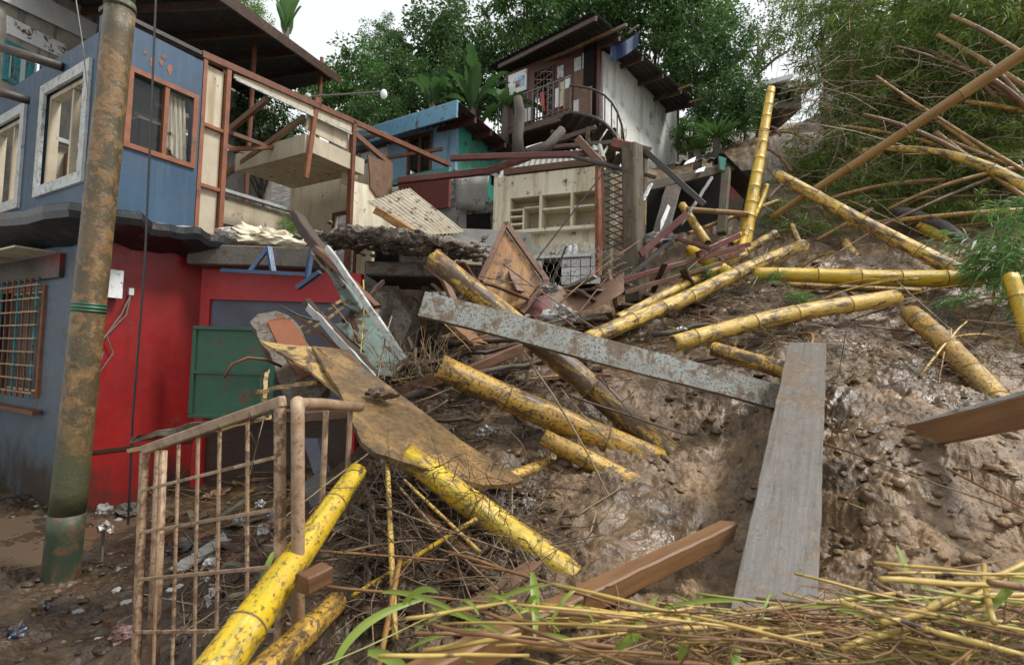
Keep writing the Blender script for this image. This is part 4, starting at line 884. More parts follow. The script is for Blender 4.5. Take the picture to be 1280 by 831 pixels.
# stub with white plastic at the puddle edge, bits by the pole
m_ = MB(); m_.tube([P(127, 700, 4.3), P(129, 662, 4.3)], .012, 6); st = m_.build('peg', wire_m, label='thin peg with a white plastic scrap beside the pole', cat='peg')
lump_obj('scrap', P(132, 660, 4.3), (.07, .05, .05), 5, plastic_w, parent=st, amp=.6, sub=2)
bk = MB()
bo = P(95, 738, 3.95)
for i in range(7): bk.bar(bo + V((i * .035, 0, .01 + i * .004)), bo + V((i * .035 - .06, -.2, .005 + i * .004)), .008, .008)
for j in range(5): bk.bar(bo + V((-.01 - j * .013, -.02 - j * .045, .016)), bo + V((.22 - j * .013, -.02 - j * .045, .036)), .008, .008)
bk.build('basket', cable_m, label='small black plastic crate piece lying at the pole foot', cat='crate')

# ------------------------------------------------------------------ cream iron gate
gTL, gTR, gBL, gBR = (181, 562, 2.72), (350, 503, 2.15), (168, 870, 2.65), (350, 880, 2.15)
q_ = [P(*x) for x in (gTL, gTR, gBL, gBR)]
def gp(s, t): return q_[0].lerp(q_[1], s).lerp(q_[2].lerp(q_[3], s), t)
gnorm = (q_[1] - q_[0]).cross(q_[2] - q_[0]).normalized()
if gnorm.y > 0: gnorm = -gnorm
gt = root('yard_gate', gp(.5, 1), 'mud-stained cream iron gate standing askew in the mud', 'gate')
def gbar(a, b_, w, h, nm, o=0): 
    m_ = MB(); m_.bar(a + gnorm * o, b_ + gnorm * o, w, h, up=gnorm); return m_.build(nm, gate_m, gt, bevel=min(w, h) * .15)
gbar(gp(-.01, 0), gp(1.02, 0), .048, .035, 'top_rail'); gbar(gp(0, .012), gp(0, 1), .04, .035, 'stile'); gbar(gp(1, .012), gp(1, 1), .044, .035, 'stile')
for t in (.168, .340, .530, .74): gbar(gp(.02, t), gp(.985, t + .01), .016, .012, 'rail', .012)
for i, s in enumerate((.13, .285, .44, .60, .79)):
    gbar(gp(s, .02), gp(s + .004 * (-1) ** i, 1), .016, .012, 'bar', -.008)
m_ = MB(); m_.tube([gp(.055, .02) - gnorm * .05, gp(.055, 1.0) - gnorm * .05], .03, 14); m_.build('post', gate_m, gt, smooth=True)
r0_ = P(366, 506, 2.22)
m_ = MB(); m_.tube([gp(1.065, 1.0) - gnorm * .03, gp(1.065, .5) - gnorm * .03, gp(1.065, .05) - gnorm * .03, gp(1.065, .015) - gnorm * .03, P(372, 505, 2.26), P(402, 505, 2.5), P(450, 509, 3.1)], [.027] * 3 + [.029, .029, .029, .029], 14); m_.build('bent_post', gate_m, gt, smooth=True)
for px, py, d in ((408, 507, 2.8), (438, 508, 3.05)):
    a = P(px, py, d); m_ = MB(); m_.tube([a, a - ZUP * .75], .016, 8); m_.build('bar', gate_m, gt)
a = P(300, 530, 2.9)
beam('plank', P(182, 545, 3.3), P(320, 520, 2.95), .10, .035, mat('rotten_bark_board', (.24, .19, .13), (.10, .07, .05), .7, 3, stretch=(1, 9, 9), mud=.2, bump=.6), 'rotten splintered board lying along the gate top', 'plank', wob=.014, jag=.06)
beam('plank', P(180, 560, 3.5), P(345, 520, 3.3), .22, .03, plyyellow, 'dirty cream board behind the gate top rail', 'plank', wob=.006)
beam('steel_bar', P(355, 520, 3.0), P(440, 515, 3.5), .25, .06, darkwood, 'dark wet board behind the bent gate post', 'plank')

# ------------------------------------------------------------------ rubbish behind the gate
def on_ground(px, py, d0=2.0, d1=9):
    """walk along the sight line until it meets the ground"""
    a = np.linspace(d0, d1, 160); pts = np.array([tuple(P(px, py, d)) for d in a]); hh = height(pts[:, 0], pts[:, 1]); k = np.argmax(pts[:, 2] < hh)
    return V(pts[k]) if (pts[:, 2] < hh).any() else V(pts[-1])
scr = [(260, 540, .20, .12, plastic_w, 'torn white plastic bag behind the gate'), (268, 716, .16, .10, plastic_w, 'crumpled white plastic by the fallen plank behind the gate'), (335, 665, .14, .1, plastic_w, 'white foam chunk near the gate hinge post'), (345, 650, .1, .08, trash_g, 'grey plastic cup by the hinge post'), (325, 633, .08, .06, plastic_w, 'small white scrap above the grey cup'), (300, 655, .1, .08, trash_g, 'bent grey tin behind the gate bars'), (152, 796, .12, .08, trash_p, 'pink rag pressed in the mud before the gate'), (50, 772, .09, .05, trash_b, 'blue scrap in the mud near the pole'), (20, 795, .1, .05, trash_b, 'dark blue wrapper at the street edge'), (160, 640, .3, .12, concrete, 'flat grey stone by the red wall foot'), (230, 690, .2, .1, trash_b, 'dark blue plastic in the rubbish behind the gate'), (130, 640, .16, .08, concrete_l, 'small pale stone beside the red wall'), (355, 690, .12, .08, plastic_w, 'white lump of foam beside the gate stile'), (208, 652, .2, .09, rustsheet, 'brown torn carton behind the gate'), (270, 620, .3, .1, rustsheet, 'large rust brown sheet scrap behind the gate'), (265, 755, .06, .04, plastic_w, 'tiny white scrap low behind the gate')]
for i, (px, py, a, b_, m__, lb_) in enumerate(scr):
    q = on_ground(px, py); lump_obj('scrap', q + V((0, 0, .02)), (a * .6, b_ * .7, .045 + .03 * (i % 2)), 40 + i, m__, lb_, 'rubbish', amp=.75, rot=(0, 0, i), freq=2.2)
a = on_ground(218, 722); b_ = on_ground(282, 682); beam('plank', a + ZUP * .05, b_ + ZUP * .07, .16, .02, concrete_l, 'pale flat plank among the rubbish behind the gate', 'plank')
m_ = MB(); q = on_ground(200, 695); m_.poly([q, q + V((.35, .05, .02)), q + V((.4, .3, .08)), q + V((.05, .28, .05))], V((0, 0, .02))); m_.build('board', trash_g, label='dark grey panel lying in the rubbish behind the gate', cat='board')
m_ = MB(); m_.poly([P(376, 605, 3.5), P(398, 590, 3.6), P(412, 615, 3.6), P(390, 636, 3.5)], V((.02, .03, 0))); m_.build('board', concrete_l, label='small pale grey tile leaning behind the bent gate post', cat='board')
m_ = MB(); m_.poly([P(378, 548, 3.9), P(396, 548, 3.9), P(408, 590, 3.8), P(392, 592, 3.8)], V((.02, .03, 0))); m_.build('board', slate_panel, label='slate grey board leaning in the dark behind the bent post', cat='board')
for i in range(150):
    px = R.uniform(20, 420); py = R.uniform(610, 820)
    if 160 < px < 190: continue
    q = on_ground(px, py); s = R.uniform(.015, .05)
    lump_obj('pebble', q, (s, s * .8, s * .5), 100 + i, R.choice([concrete, concrete_l, rubble_m, mud_m, trash_g, rustsheet]), 'small muddy bit of rubble on the street mud', 'rubble', 'small rubble strewn on the street', sub=1, amp=.3)

# ------------------------------------------------------------------ slanted concrete slab, plywood, boards
def plane_poly(ref, pix, th):
    a, b_, c = [P(*x) for x in ref]; n = (b_ - a).cross(c - a).normalized()
    if n.dot(CAM - a) < 0: n = -n
    return [ray_plane(px, py, a, n) for px, py in pix], n * -th, n
def slab(name, ref, pix, th, m__, label, cat, rough=0, seed=1):
    pts, off, n = plane_poly(ref, pix, th)
    if rough:
        rr = random.Random(seed); out = []
        for i in range(len(pts)):
            a = pts[i]; b_ = pts[(i + 1) % len(pts)]; k = max(2, int((b_ - a).length / .06))
            for j in range(k):
                p = a.lerp(b_, j / k); d = (b_ - a).normalized().cross(n); out.append(p + d * rr.uniform(-rough, rough) * (j > 0))
        pts = out
    c = sum(pts, V()) / len(pts); x = (pts[len(pts) // 3] - pts[0]).normalized()
    m_ = MB(); m_.poly(pts, off); return m_.build(name, m__, label=label, cat=cat, bevel=.004)
def slab_x(name, ref, pix, th, m__, label, cat, axis, rough=0, seed=1, parent=None):
    """the same, with local x along the picture line axis so the wood grain follows it"""
    pts, off, n = plane_poly(ref, pix, th); a, b_, c = [P(*q) for q in ref]; nn = n
    A = ray_plane(axis[0], axis[1], a, nn); B = ray_plane(axis[2], axis[3], a, nn); x = (B - A).normalized(); y = nn.cross(x); rr = random.Random(seed)
    if rough:
        out = []
        for i in range(len(pts)):
            p0 = pts[i]; p1 = pts[(i + 1) % len(pts)]; k = max(2, int((p1 - p0).length / .05))
            for j in range(k):
                p = p0.lerp(p1, j / k); d = (p1 - p0).normalized().cross(n); out.append(p + d * rr.uniform(-rough, rough) * (j > 0))
        pts = out
    loc = [((p - A).dot(x), (p - A).dot(y), 0) for p in pts]; k = len(loc)
    vs = loc + [(u, v, -th) for u, v, _ in loc]
    me = bpy.data.meshes.new(name); me.from_pydata(vs, [], [tuple(range(k)), tuple(range(k, 2 * k))[::-1]] + [(i, i + k, (i + 1) % k + k, (i + 1) % k) for i in range(k)])
    me.materials.append(m__); me.update(); o = bpy.data.objects.new(name, me); link(o, parent, A); o.rotation_mode = 'QUATERNION'
    o.rotation_quaternion = Matrix((x, y, nn)).transposed().to_quaternion()
    return meta(o, label, cat)
ref1 = [(313, 398, 4.6), (375, 412, 4.6), (395, 500, 4.1)]
cs1 = slab('wall_slab', ref1, [(312, 402), (322, 392), (345, 388), (366, 398), (378, 415), (412, 482), (398, 500), (358, 508), (340, 450)], .12, concrete, 'slanted slab of broken grey wall with a rust brown patch', 'wall slab', .012, 3)
pts, off, n = plane_poly(ref1, [(334, 402), (352, 396), (368, 404), (384, 430), (394, 468), (376, 474), (352, 440)], .004)
m_ = MB(); m_.poly([p + n * .003 for p in pts], n * .006); m_.build('paint_patch', mat('orange_brown_plaster', (.27, .085, .03), (.19, .055, .02), .6, 4, mud=.15), cs1)
ref2 = [(393, 433, 4.3), (655, 600, 3.2), (470, 562, 2.95)]
slab_x('plywood_sheet', [(330, 427, 4.15), (395, 433, 4.35), (420, 495, 3.66)], [(326, 426), (362, 431), (398, 434), (455, 462), (492, 492), (455, 502), (424, 492), (380, 458)], .02, plyyellow, 'yellowed plywood piece under the upper end of the big wet sheet', 'plywood', (330, 427, 440, 490), .004, 5)
slab_x('plywood_sheet', ref2, [(390, 432), (436, 437), (460, 466), (560, 540), (655, 599), (640, 604), (604, 606), (540, 588), (470, 566), (452, 552), (424, 488)], .028, ply, 'big warped wet plywood sheet sloping over the yellow bamboo', 'plywood', (395, 433, 600, 600), .004, 6)
slab_x('plank', [(425, 432, 4.33), (560, 532, 3.6), (470, 500, 3.75)], [(396, 434), (412, 434), (470, 470), (590, 560), (570, 560), (470, 496)], .02, ply, 'narrow wet plank lying on top of the big plywood sheet', 'plank', (405, 434, 580, 560), .003, 8)
lump_obj('mud_clod', P(478, 492, 3.62), (.12, .07, .03), 8, mud_m, 'dark clod of mud on the big plywood sheet', 'mud', amp=.5)
# tangle of boards above the plywood
slab_x('board', [(400, 310, 5.3), (430, 330, 5.3), (480, 460, 4.7)], [(402, 318), (412, 312), (458, 378), (448, 392), (430, 380)], .02, greensheet, 'narrow pale green board strip among the timbers', 'board', (402, 315, 455, 385), .003)
slab_x('board', [(420, 400, 5.2), (470, 385, 5.3), (500, 465, 4.8)], [(418, 405), (448, 398), (470, 384), (504, 455), (490, 470), (462, 468)], .02, greensheet, 'wide pale green board standing in the timber tangle', 'board', (420, 400, 490, 468), .004)
tm = [((370, 270, 5.7), (418, 338, 5.2), .11, .11, darkwood, 'dark square post end rising above the ledge'), ((398, 312, 5.25), (472, 385, 4.9), .10, .05, wood, 'brown timber leaning under the dark post end'), ((408, 308, 5.15), (505, 448, 4.6), .035, .06, white_paint, 'long thin white edged lath over the green boards'), ((390, 318, 5.3), (430, 358, 5.1), .05, .03, ply, 'short splintered lath beside the dark post end'), ((382, 377, 5.0), (470, 470, 4.4), .07, .07, darkwood, 'dark timber with white edge lying across the slab'), ((386, 384, 4.92), (468, 474, 4.35), .02, .07, white_paint, 'white painted edge strip along the dark timber'), ((370, 395, 4.95), (430, 440, 4.7), .04, .03, wood, 'thin brown lath above the slab'), ((372, 412, 5.3), (432, 372, 5.5), .03, .03, plyyellow, 'pale round stick crossing before the slate panel'), ((378, 420, 5.2), (428, 385, 5.4), .03, .03, plyyellow, 'second pale stick parallel below the first'), ((320, 490, 3.7), (400, 476, 3.9), .035, .03, ply, 'thin pale stick lying before the slab'), ((330, 500, 3.85), (334, 466, 4.0), .03, .03, plyyellow, 'short upright pale stick at the green gate'), ((430, 400, 4.9), (480, 352, 5.5), .03, .05, darkwood, 'dark stick poking up by the red chunk'), ((440, 395, 5.05), (450, 430, 4.8), .05, .03, wood, 'small brown offcut on the green board'), ((430, 480, 4.1), (475, 545, 3.7), .12, .02, darkwood, 'dark wet offcut at the plywood edge'), ((560, 470, 4.6), (500, 492, 4.9), .12, .12, wood, 'muddy brown timber beside the cut bamboo'), ((520, 490, 4.7), (690, 420, 5.4), .1, .1, wood, 'long muddy brown timber behind the cut bamboo'), ((555, 395, 5.4), (600, 430, 5.2), .3, .03, beam_m, 'flat brown board under the steel channel'), ((555, 350, 5.9), (592, 425, 5.3), .08, .05, wood, 'upright brown timber behind the steel channel')]
for a, b_, w_, h_, m__, lb_ in tm: beam('timber', P(*a), P(*b_), w_, h_, m__, lb_, 'timber')
m_ = MB(); m_.tube([P(280, 472, 3.9), P(290, 455, 3.95), P(310, 447, 4.0), P(332, 449, 4.1), P(352, 458, 4.2)], .012, 7); m_.build('iron_rod', rust, label='bent rusty iron rod curving before the green gate', cat='rod', smooth=True)
m_ = MB(); m_.tube([P(350, 382, 4.6), P(375, 395, 4.7), P(420, 408, 4.9), P(455, 440, 4.8)], .010, 6); m_.build('iron_rod', dark_steel, label='thin dark iron rod above the slanted slab', cat='rod', smooth=True)
bs = root('angle_iron', P(340, 345, 6.4), 'bent blue steel angle frame lying against the ledge', 'steel frame')
for a, b_ in (((278, 338, 6.35), (398, 344, 6.0)), ((312, 340, 6.25), (336, 309, 6.3)), ((336, 309, 6.3), (342, 343, 6.2)), ((390, 310, 6.0), (384, 348, 5.95)), ((372, 360, 5.9), (400, 340, 5.85))):
    m_ = MB(); m_.bar(P(*a), P(*b_), .06, .045); m_.build('bar', bluesteel, bs)

# ------------------------------------------------------------------ steel channel, planks and timbers on the mud
def channel(A, B, h, fl, th):
    Lh = (B - A).length; pr = [(0, -h / 2), (fl, -h / 2), (fl, -h / 2 + th), (th, -h / 2 + th), (th, h / 2 - th), (fl, h / 2 - th), (fl, h / 2), (0, h / 2)]
    n = 24; vs = []; fs = []
    for i in range(n + 1):
        t = i / n; dz = .012 * math.sin(t * 9) + .02 * math.sin(t * 3)
        for y, z in pr: vs.append((t * Lh, y + dz * .5, z + dz * .6))
    for i in range(n):
        for j in range(8): fs.append((i * 8 + j, i * 8 + 8 + j, i * 8 + 8 + (j + 1) % 8, i * 8 + (j + 1) % 8))
    fs += [(0, 1, 2, 3), (0, 3, 4, 7), (4, 5, 6, 7)]; k = n * 8; fs += [(k + 3, k + 2, k + 1, k), (k + 7, k + 4, k + 3, k), (k + 7, k + 6, k + 5, k + 4)]
    me = bpy.data.meshes.new('steel_channel'); me.from_pydata(vs, [], fs); me.materials.append(galv); me.update(); return me
A_ = P(527, 379, 4.0); B_ = P(975, 497, 4.15)
ch = axis_obj('steel_channel', channel(A_, B_, .205, .06, .006), A_, B_, roll=math.radians(-14)); meta(ch, 'long mud-splashed galvanised steel channel lying across the bamboo', 'steel channel')
beam('plank', P(1009, 432, 4.62), P(963, 800, 1.90), .295, .055, greywood, 'wide weathered grey plank pointing up the mud slope', 'plank', seg=26, wob=.003, jag=.006)
beam('timber', P(498, 862, 1.62), P(908, 664, 2.72), .088, .095, beam_m, 'reddish sawn timber half sunk in the mud', 'timber', seg=20, wob=.0018, jag=.05)
tb = root('painted_timber', P(1160, 550, 3.2), 'brown timber with white painted top edge jutting over the mud', 'timber')
beam('timber', P(1146, 545, 3.25), P(1420, 485, 2.2), .06, .15, beam_m, parent=tb, seg=12, wob=.003)
beam('white_edge', P(1160, 526, 3.26), P(1420, 456, 2.25), .10, .02, white_paint, parent=tb, seg=12, wob=.003)

# ------------------------------------------------------------------ timbers and steel before and beside the kitchen
db = [((563, 198, 9.3), (748, 192, 8.9), .10, .10, redlead, 'straight dark red steel beam before the cream wall top', 'beam'),
 ((498, 226, 9.8), (612, 214, 9.5), .10, .12, redlead, 'dark red beam under the light blue house', 'beam'), ((608, 215, 9.5), (662, 196, 9.3), .10, .12, redlead, 'short bent dark red beam rising to the cream wall', 'beam'),
 ((748, 200, 8.75), (748, 345, 8.6), .09, .09, rust_frame, 'orange rusted post at the right end of the kitchen', 'post'), ((722, 174, 8.9), (752, 206, 8.7), .13, .13, wood, 'brown timber stub leaning onto the orange post', 'timber'),
 ((790, 183, 7.6), (795, 378, 7.4), .235, .235, oldpost, 'thick weathered grey timber post before the lattice truss', 'post'), ((806, 186, 8.2), (803, 300, 8.1), .08, .08, oldpost, 'thin grey post close behind the thick weathered post', 'post'),
 ((765, 180, 7.9), (812, 192, 7.8), .16, .14, rust, 'rusty short crosspiece on top of the thick post', 'timber'), ((806, 188, 7.7), (880, 256, 7.3), .05, .08, dark_steel, 'long dark steel bar sloping right from the thick post', 'bar'),
 ((716, 196, 8.2), (820, 222, 7.9), .05, .05, dark_steel, 'thin dark bar behind the thick post top', 'bar'), ((800, 318, 7.2), (858, 268, 7.5), .05, .09, redlead, 'dark red steel bar rising to the yellow bamboo tip', 'bar'),
 ((830, 293, 7.5), (888, 311, 7.2), .08, .05, redlead, 'flat red steel strip among the twisted bars', 'bar'), ((872, 318, 7.3), (924, 294, 7.6), .06, .08, redlead, 'short red steel bar beside the yellow cut bamboo', 'bar'),
 ((772, 352, 7.0), (935, 306, 7.6), .09, .07, redlead, 'long red steel bar lying low on the debris', 'bar'), ((780, 366, 6.8), (900, 330, 7.2), .09, .06, wood, 'brown plank under the long red bar', 'plank'),
 ((900, 325, 7.4), (930, 312, 7.5), .06, .06, rust, 'rust coloured bar stub', 'bar'), ((840, 300, 7.4), (770, 360, 7.0), .04, .06, dark_steel, 'dark bar lying down from the twisted steel', 'bar'),
 ((852, 280, 8.0), (890, 222, 8.6), .04, .04, concrete_l, 'pale grey bar crossing the dark shed', 'bar'), ((640, 365, 7.6), (754, 216, 8.3), .02, .02, dark_steel, 'thin straight rod slanting across the cream kitchen', 'rod'),
 ((684, 365, 8.0), (708, 308, 8.4), .02, .03, dark_steel, 'short dark rod standing before the counter', 'rod'), ((688, 358, 7.0), (697, 412, 6.4), .11, .03, greywood, 'small grey plank standing behind the steel channel', 'plank'),
 ((800, 236, 8.6), (918, 208, 9.3), .18, .16, oldpost, 'thick old beam carrying the collapsed shed roof', 'beam'), ((908, 212, 9.0), (902, 292, 8.6), .14, .14, oldpost, 'weathered square post of the collapsed shed', 'post'),
 ((842, 232, 8.2), (822, 306, 7.7), .26, .04, greywood, 'leaning grey board with white patch in the shed', 'board'), ((814, 230, 8.2), (803, 252, 8.0), .06, .03, white_board, 'small white strip beside the thick post', 'board'), ((804, 252, 7.9), (803, 282, 7.8), .1, .05, plyyellow, 'small ochre board end beside the thick post', 'board')]
for a, b_, w_, h_, m__, lb_, ct in db: beam(ct if ct != 'board' else 'board', P(*a), P(*b_), w_, h_, m__, lb_, ct, wob=.004, jag=.01)
m_ = MB(); m_.poly([P(835, 255, 7.95), P(843, 266, 7.95), P(836, 292, 7.8), P(825, 298, 7.75), P(826, 276, 7.85)], V((.0, .015, .0))); m_.build('paint_patch', white_board, label='white oval flake on the leaning grey board', cat='board')
# lattice truss
tr = root('lattice_truss', P(765, 320, 8.2), 'rusty steel lattice truss standing behind the thick post', 'truss')
for px in (753, 779):
    m_ = MB(); m_.bar(P(px, 206, 8.4), P(px + 2, 312, 8.2), .04, .04, up=V((0, 1, 0))); m_.build('chord', rust, tr)
for k in range(12):
    y0 = 208 + k * 8.5; y1 = y0 + 8.5
    m_ = MB(); m_.bar(P(754, y0, 8.36), P(780, y1 + 5, 8.33), .018, .018, up=V((0, 1, 0))); m_.build('web', dark_steel, tr)
    m_ = MB(); m_.bar(P(780, y0 + 2, 8.40), P(754, y1 + 3, 8.38), .018, .018, up=V((0, 1, 0))); m_.build('web', dark_steel, tr)
# collapsed shed at the right
sh = root('shed', P(870, 300, 9.2), 'collapsed dark shed with broken roof beside the bamboo', 'shed')
m_ = MB(); m_.poly([P(790, 232, 10.6), P(940, 212, 10.9), P(940, 312, 10.4), P(790, 335, 10.2)], V((0, .1, 0))); m_.build('wall', void_m, sh)  # back wall coloured near-black to paint the shade inside the shed
corr_sheet(MB(), P(842, 208, 9.4), P(905, 190, 9.2), P(908, 196, 10.6), P(845, 206, 10.8), .15, .02, warp=.1, seed=2).build('roof', roof_dark, sh)
m_ = MB(); m_.poly([P(905, 192, 9.0), P(914, 200, 9.0), P(952, 240, 9.5), P(934, 238, 9.6)], V((0, .5, .05))); m_.build('roof', roof_dark, sh)
m_ = MB(); m_.poly([P(899, 195, 8.9), P(908, 198, 8.9), P(906, 214, 8.9), P(900, 212, 8.9)], V((0, .05, 0))); m_.build('panel', teal, sh)
m_ = MB(); m_.poly([P(912, 230, 9.2), P(930, 250, 9.4), P(925, 275, 9.3), P(910, 262, 9.1)], V((0, .05, 0))); m_.build('panel', red_wall, sh)
for (a, b_) in (((858, 202), (870, 196)), ((872, 212), (882, 208))):
    m_ = MB(); m_.poly([P(a[0], a[1], 8.8), P(b_[0], b_[1], 8.9), P(b_[0] - 2, b_[1] + 6, 8.85), P(a[0] - 3, a[1] + 4, 8.75)], V((0, .03, .01))); m_.build('sheet', white_board, sh)
# fallen wooden door
dref = [(632, 280, 6.9), (682, 352, 6.6), (598, 352, 6.5)]
fd = root('fallen_door', P(640, 380, 6.5), 'varnished wooden door standing on its corner in the debris', 'door')
slab_x('leaf', dref, [(632, 288), (677, 351), (650, 386), (622, 380), (603, 350)], .03, doorwood, None, None, (632, 285, 618, 380), .002, parent=fd)
pts, off, n = plane_poly(dref, [(632, 280), (684, 353), (652, 392), (600, 352)], .05)
for i, j in ((0, 1), (1, 2), (0, 3)):
    m_ = MB(); m_.bar(pts[i] + n * .02, pts[j] + n * .02, .07, .06, up=n); m_.build('frame', wood, fd)
# curved rusted sheet, brown lower sheet
rsg = []
for j in range(7):
    t = j / 6; rsg.append([P(684 + 96 * s, 352 - 14 * s + 16 * math.sin(s * 3) + t * (30 - 6 * s), 7.0 - .5 * t + .25 * math.sin(s * 5 + t)) for s in np.linspace(0, 1, 22)])
m_ = MB(); sheet(m_, rsg); m_.build('rusted_sheet', rustsheet, label='curled rusty sheet lying before the kitchen', cat='sheet', smooth=True)
rsg = [[P(600 + 90 * s, 372 + 24 * t + 8 * math.sin(s * 4), 6.7 - .3 * t + .1 * math.sin(s * 7)) for s in np.linspace(0, 1, 16)] for t in np.linspace(0, 1, 5)]
m_ = MB(); sheet(m_, rsg); m_.build('rusted_sheet', redlead, label='dark red sheet under the fallen wooden door', cat='sheet', smooth=True)
# hexagonal wire netting
nt_ = MB()
def wv(u, v): return P(610 + 190 * u, 345 - 45 * math.sin(u * 3.0) + v * (50 + 22 * math.sin(u * 5)), 6.5 + .25 * math.sin(u * 6 + v) - .1 * v)
NU, NV = 22, 7
for i in range(NU):
    for j in range(NV):
        u = (i + .5 * (j % 2)) / NU; v = j / NV; a = wv(u, v)
        nt_.tube([a, wv(u, v + .45 / NV)], .0035, 3)
        nt_.tube([wv(u, v + .45 / NV), wv(u + .5 / NU, v + 1 / NV)], .0035, 3); nt_.tube([wv(u, v + .45 / NV), wv(u - .5 / NU, v + 1 / NV)], .0035, 3)
nt_.build('wire_netting', wire_m, label='torn hexagonal chicken wire draped before the kitchen', cat='netting')
for i, (px, py, s, m__, lb_) in enumerate([(700, 395, .22, plastic_w, 'white bag in the debris above the steel channel'), (660, 400, .12, plastic_w, 'small white scrap beside the thick bamboo'), (548, 372, .14, plastic_w, 'black and white rag under the bamboo tip'), (690, 360, .1, concrete_l, 'pale broken crockery below the counter'), (828, 300, .22, concrete_l, 'grey mesh bag at the foot of the thick post'), (610, 540, .09, plastic_w, 'torn clear plastic in the mud beside the plywood'), (852, 412, .05, plastic_w, 'small white chip by the pale bamboo')]):
    d = 6.4 if py < 405 else 4.25
    if px == 828: d = 7.5
    if px == 852: d = 5.4
    lump_obj('scrap', P(px, py, d), (s, s * .7, s * .5), 60 + i, m__, lb_, 'rubbish', amp=.7, freq=2.2)
for i in range(64):
    px = R.uniform(540, 900); py = R.uniform(345, 425); q = P(px, py, R.uniform(6.2, 7.4)); s = R.uniform(.06, .16)
    dv = V((R.uniform(-1, 1), R.uniform(-.6, .6), R.uniform(-.6, .5))).normalized() * R.uniform(.25, .7)
    q.z = max(q.z, gz(q.x, q.y) + .05)
    beam('scrap_wood', q - dv * .5, q + dv * .5, s, R.uniform(.02, .05), R.choice([wood, darkwood, rustsheet, beam_m, concrete_l, redlead]), 'broken offcut in the debris before the kitchen', 'offcut', 'offcuts heaped before the kitchen', seg=5)
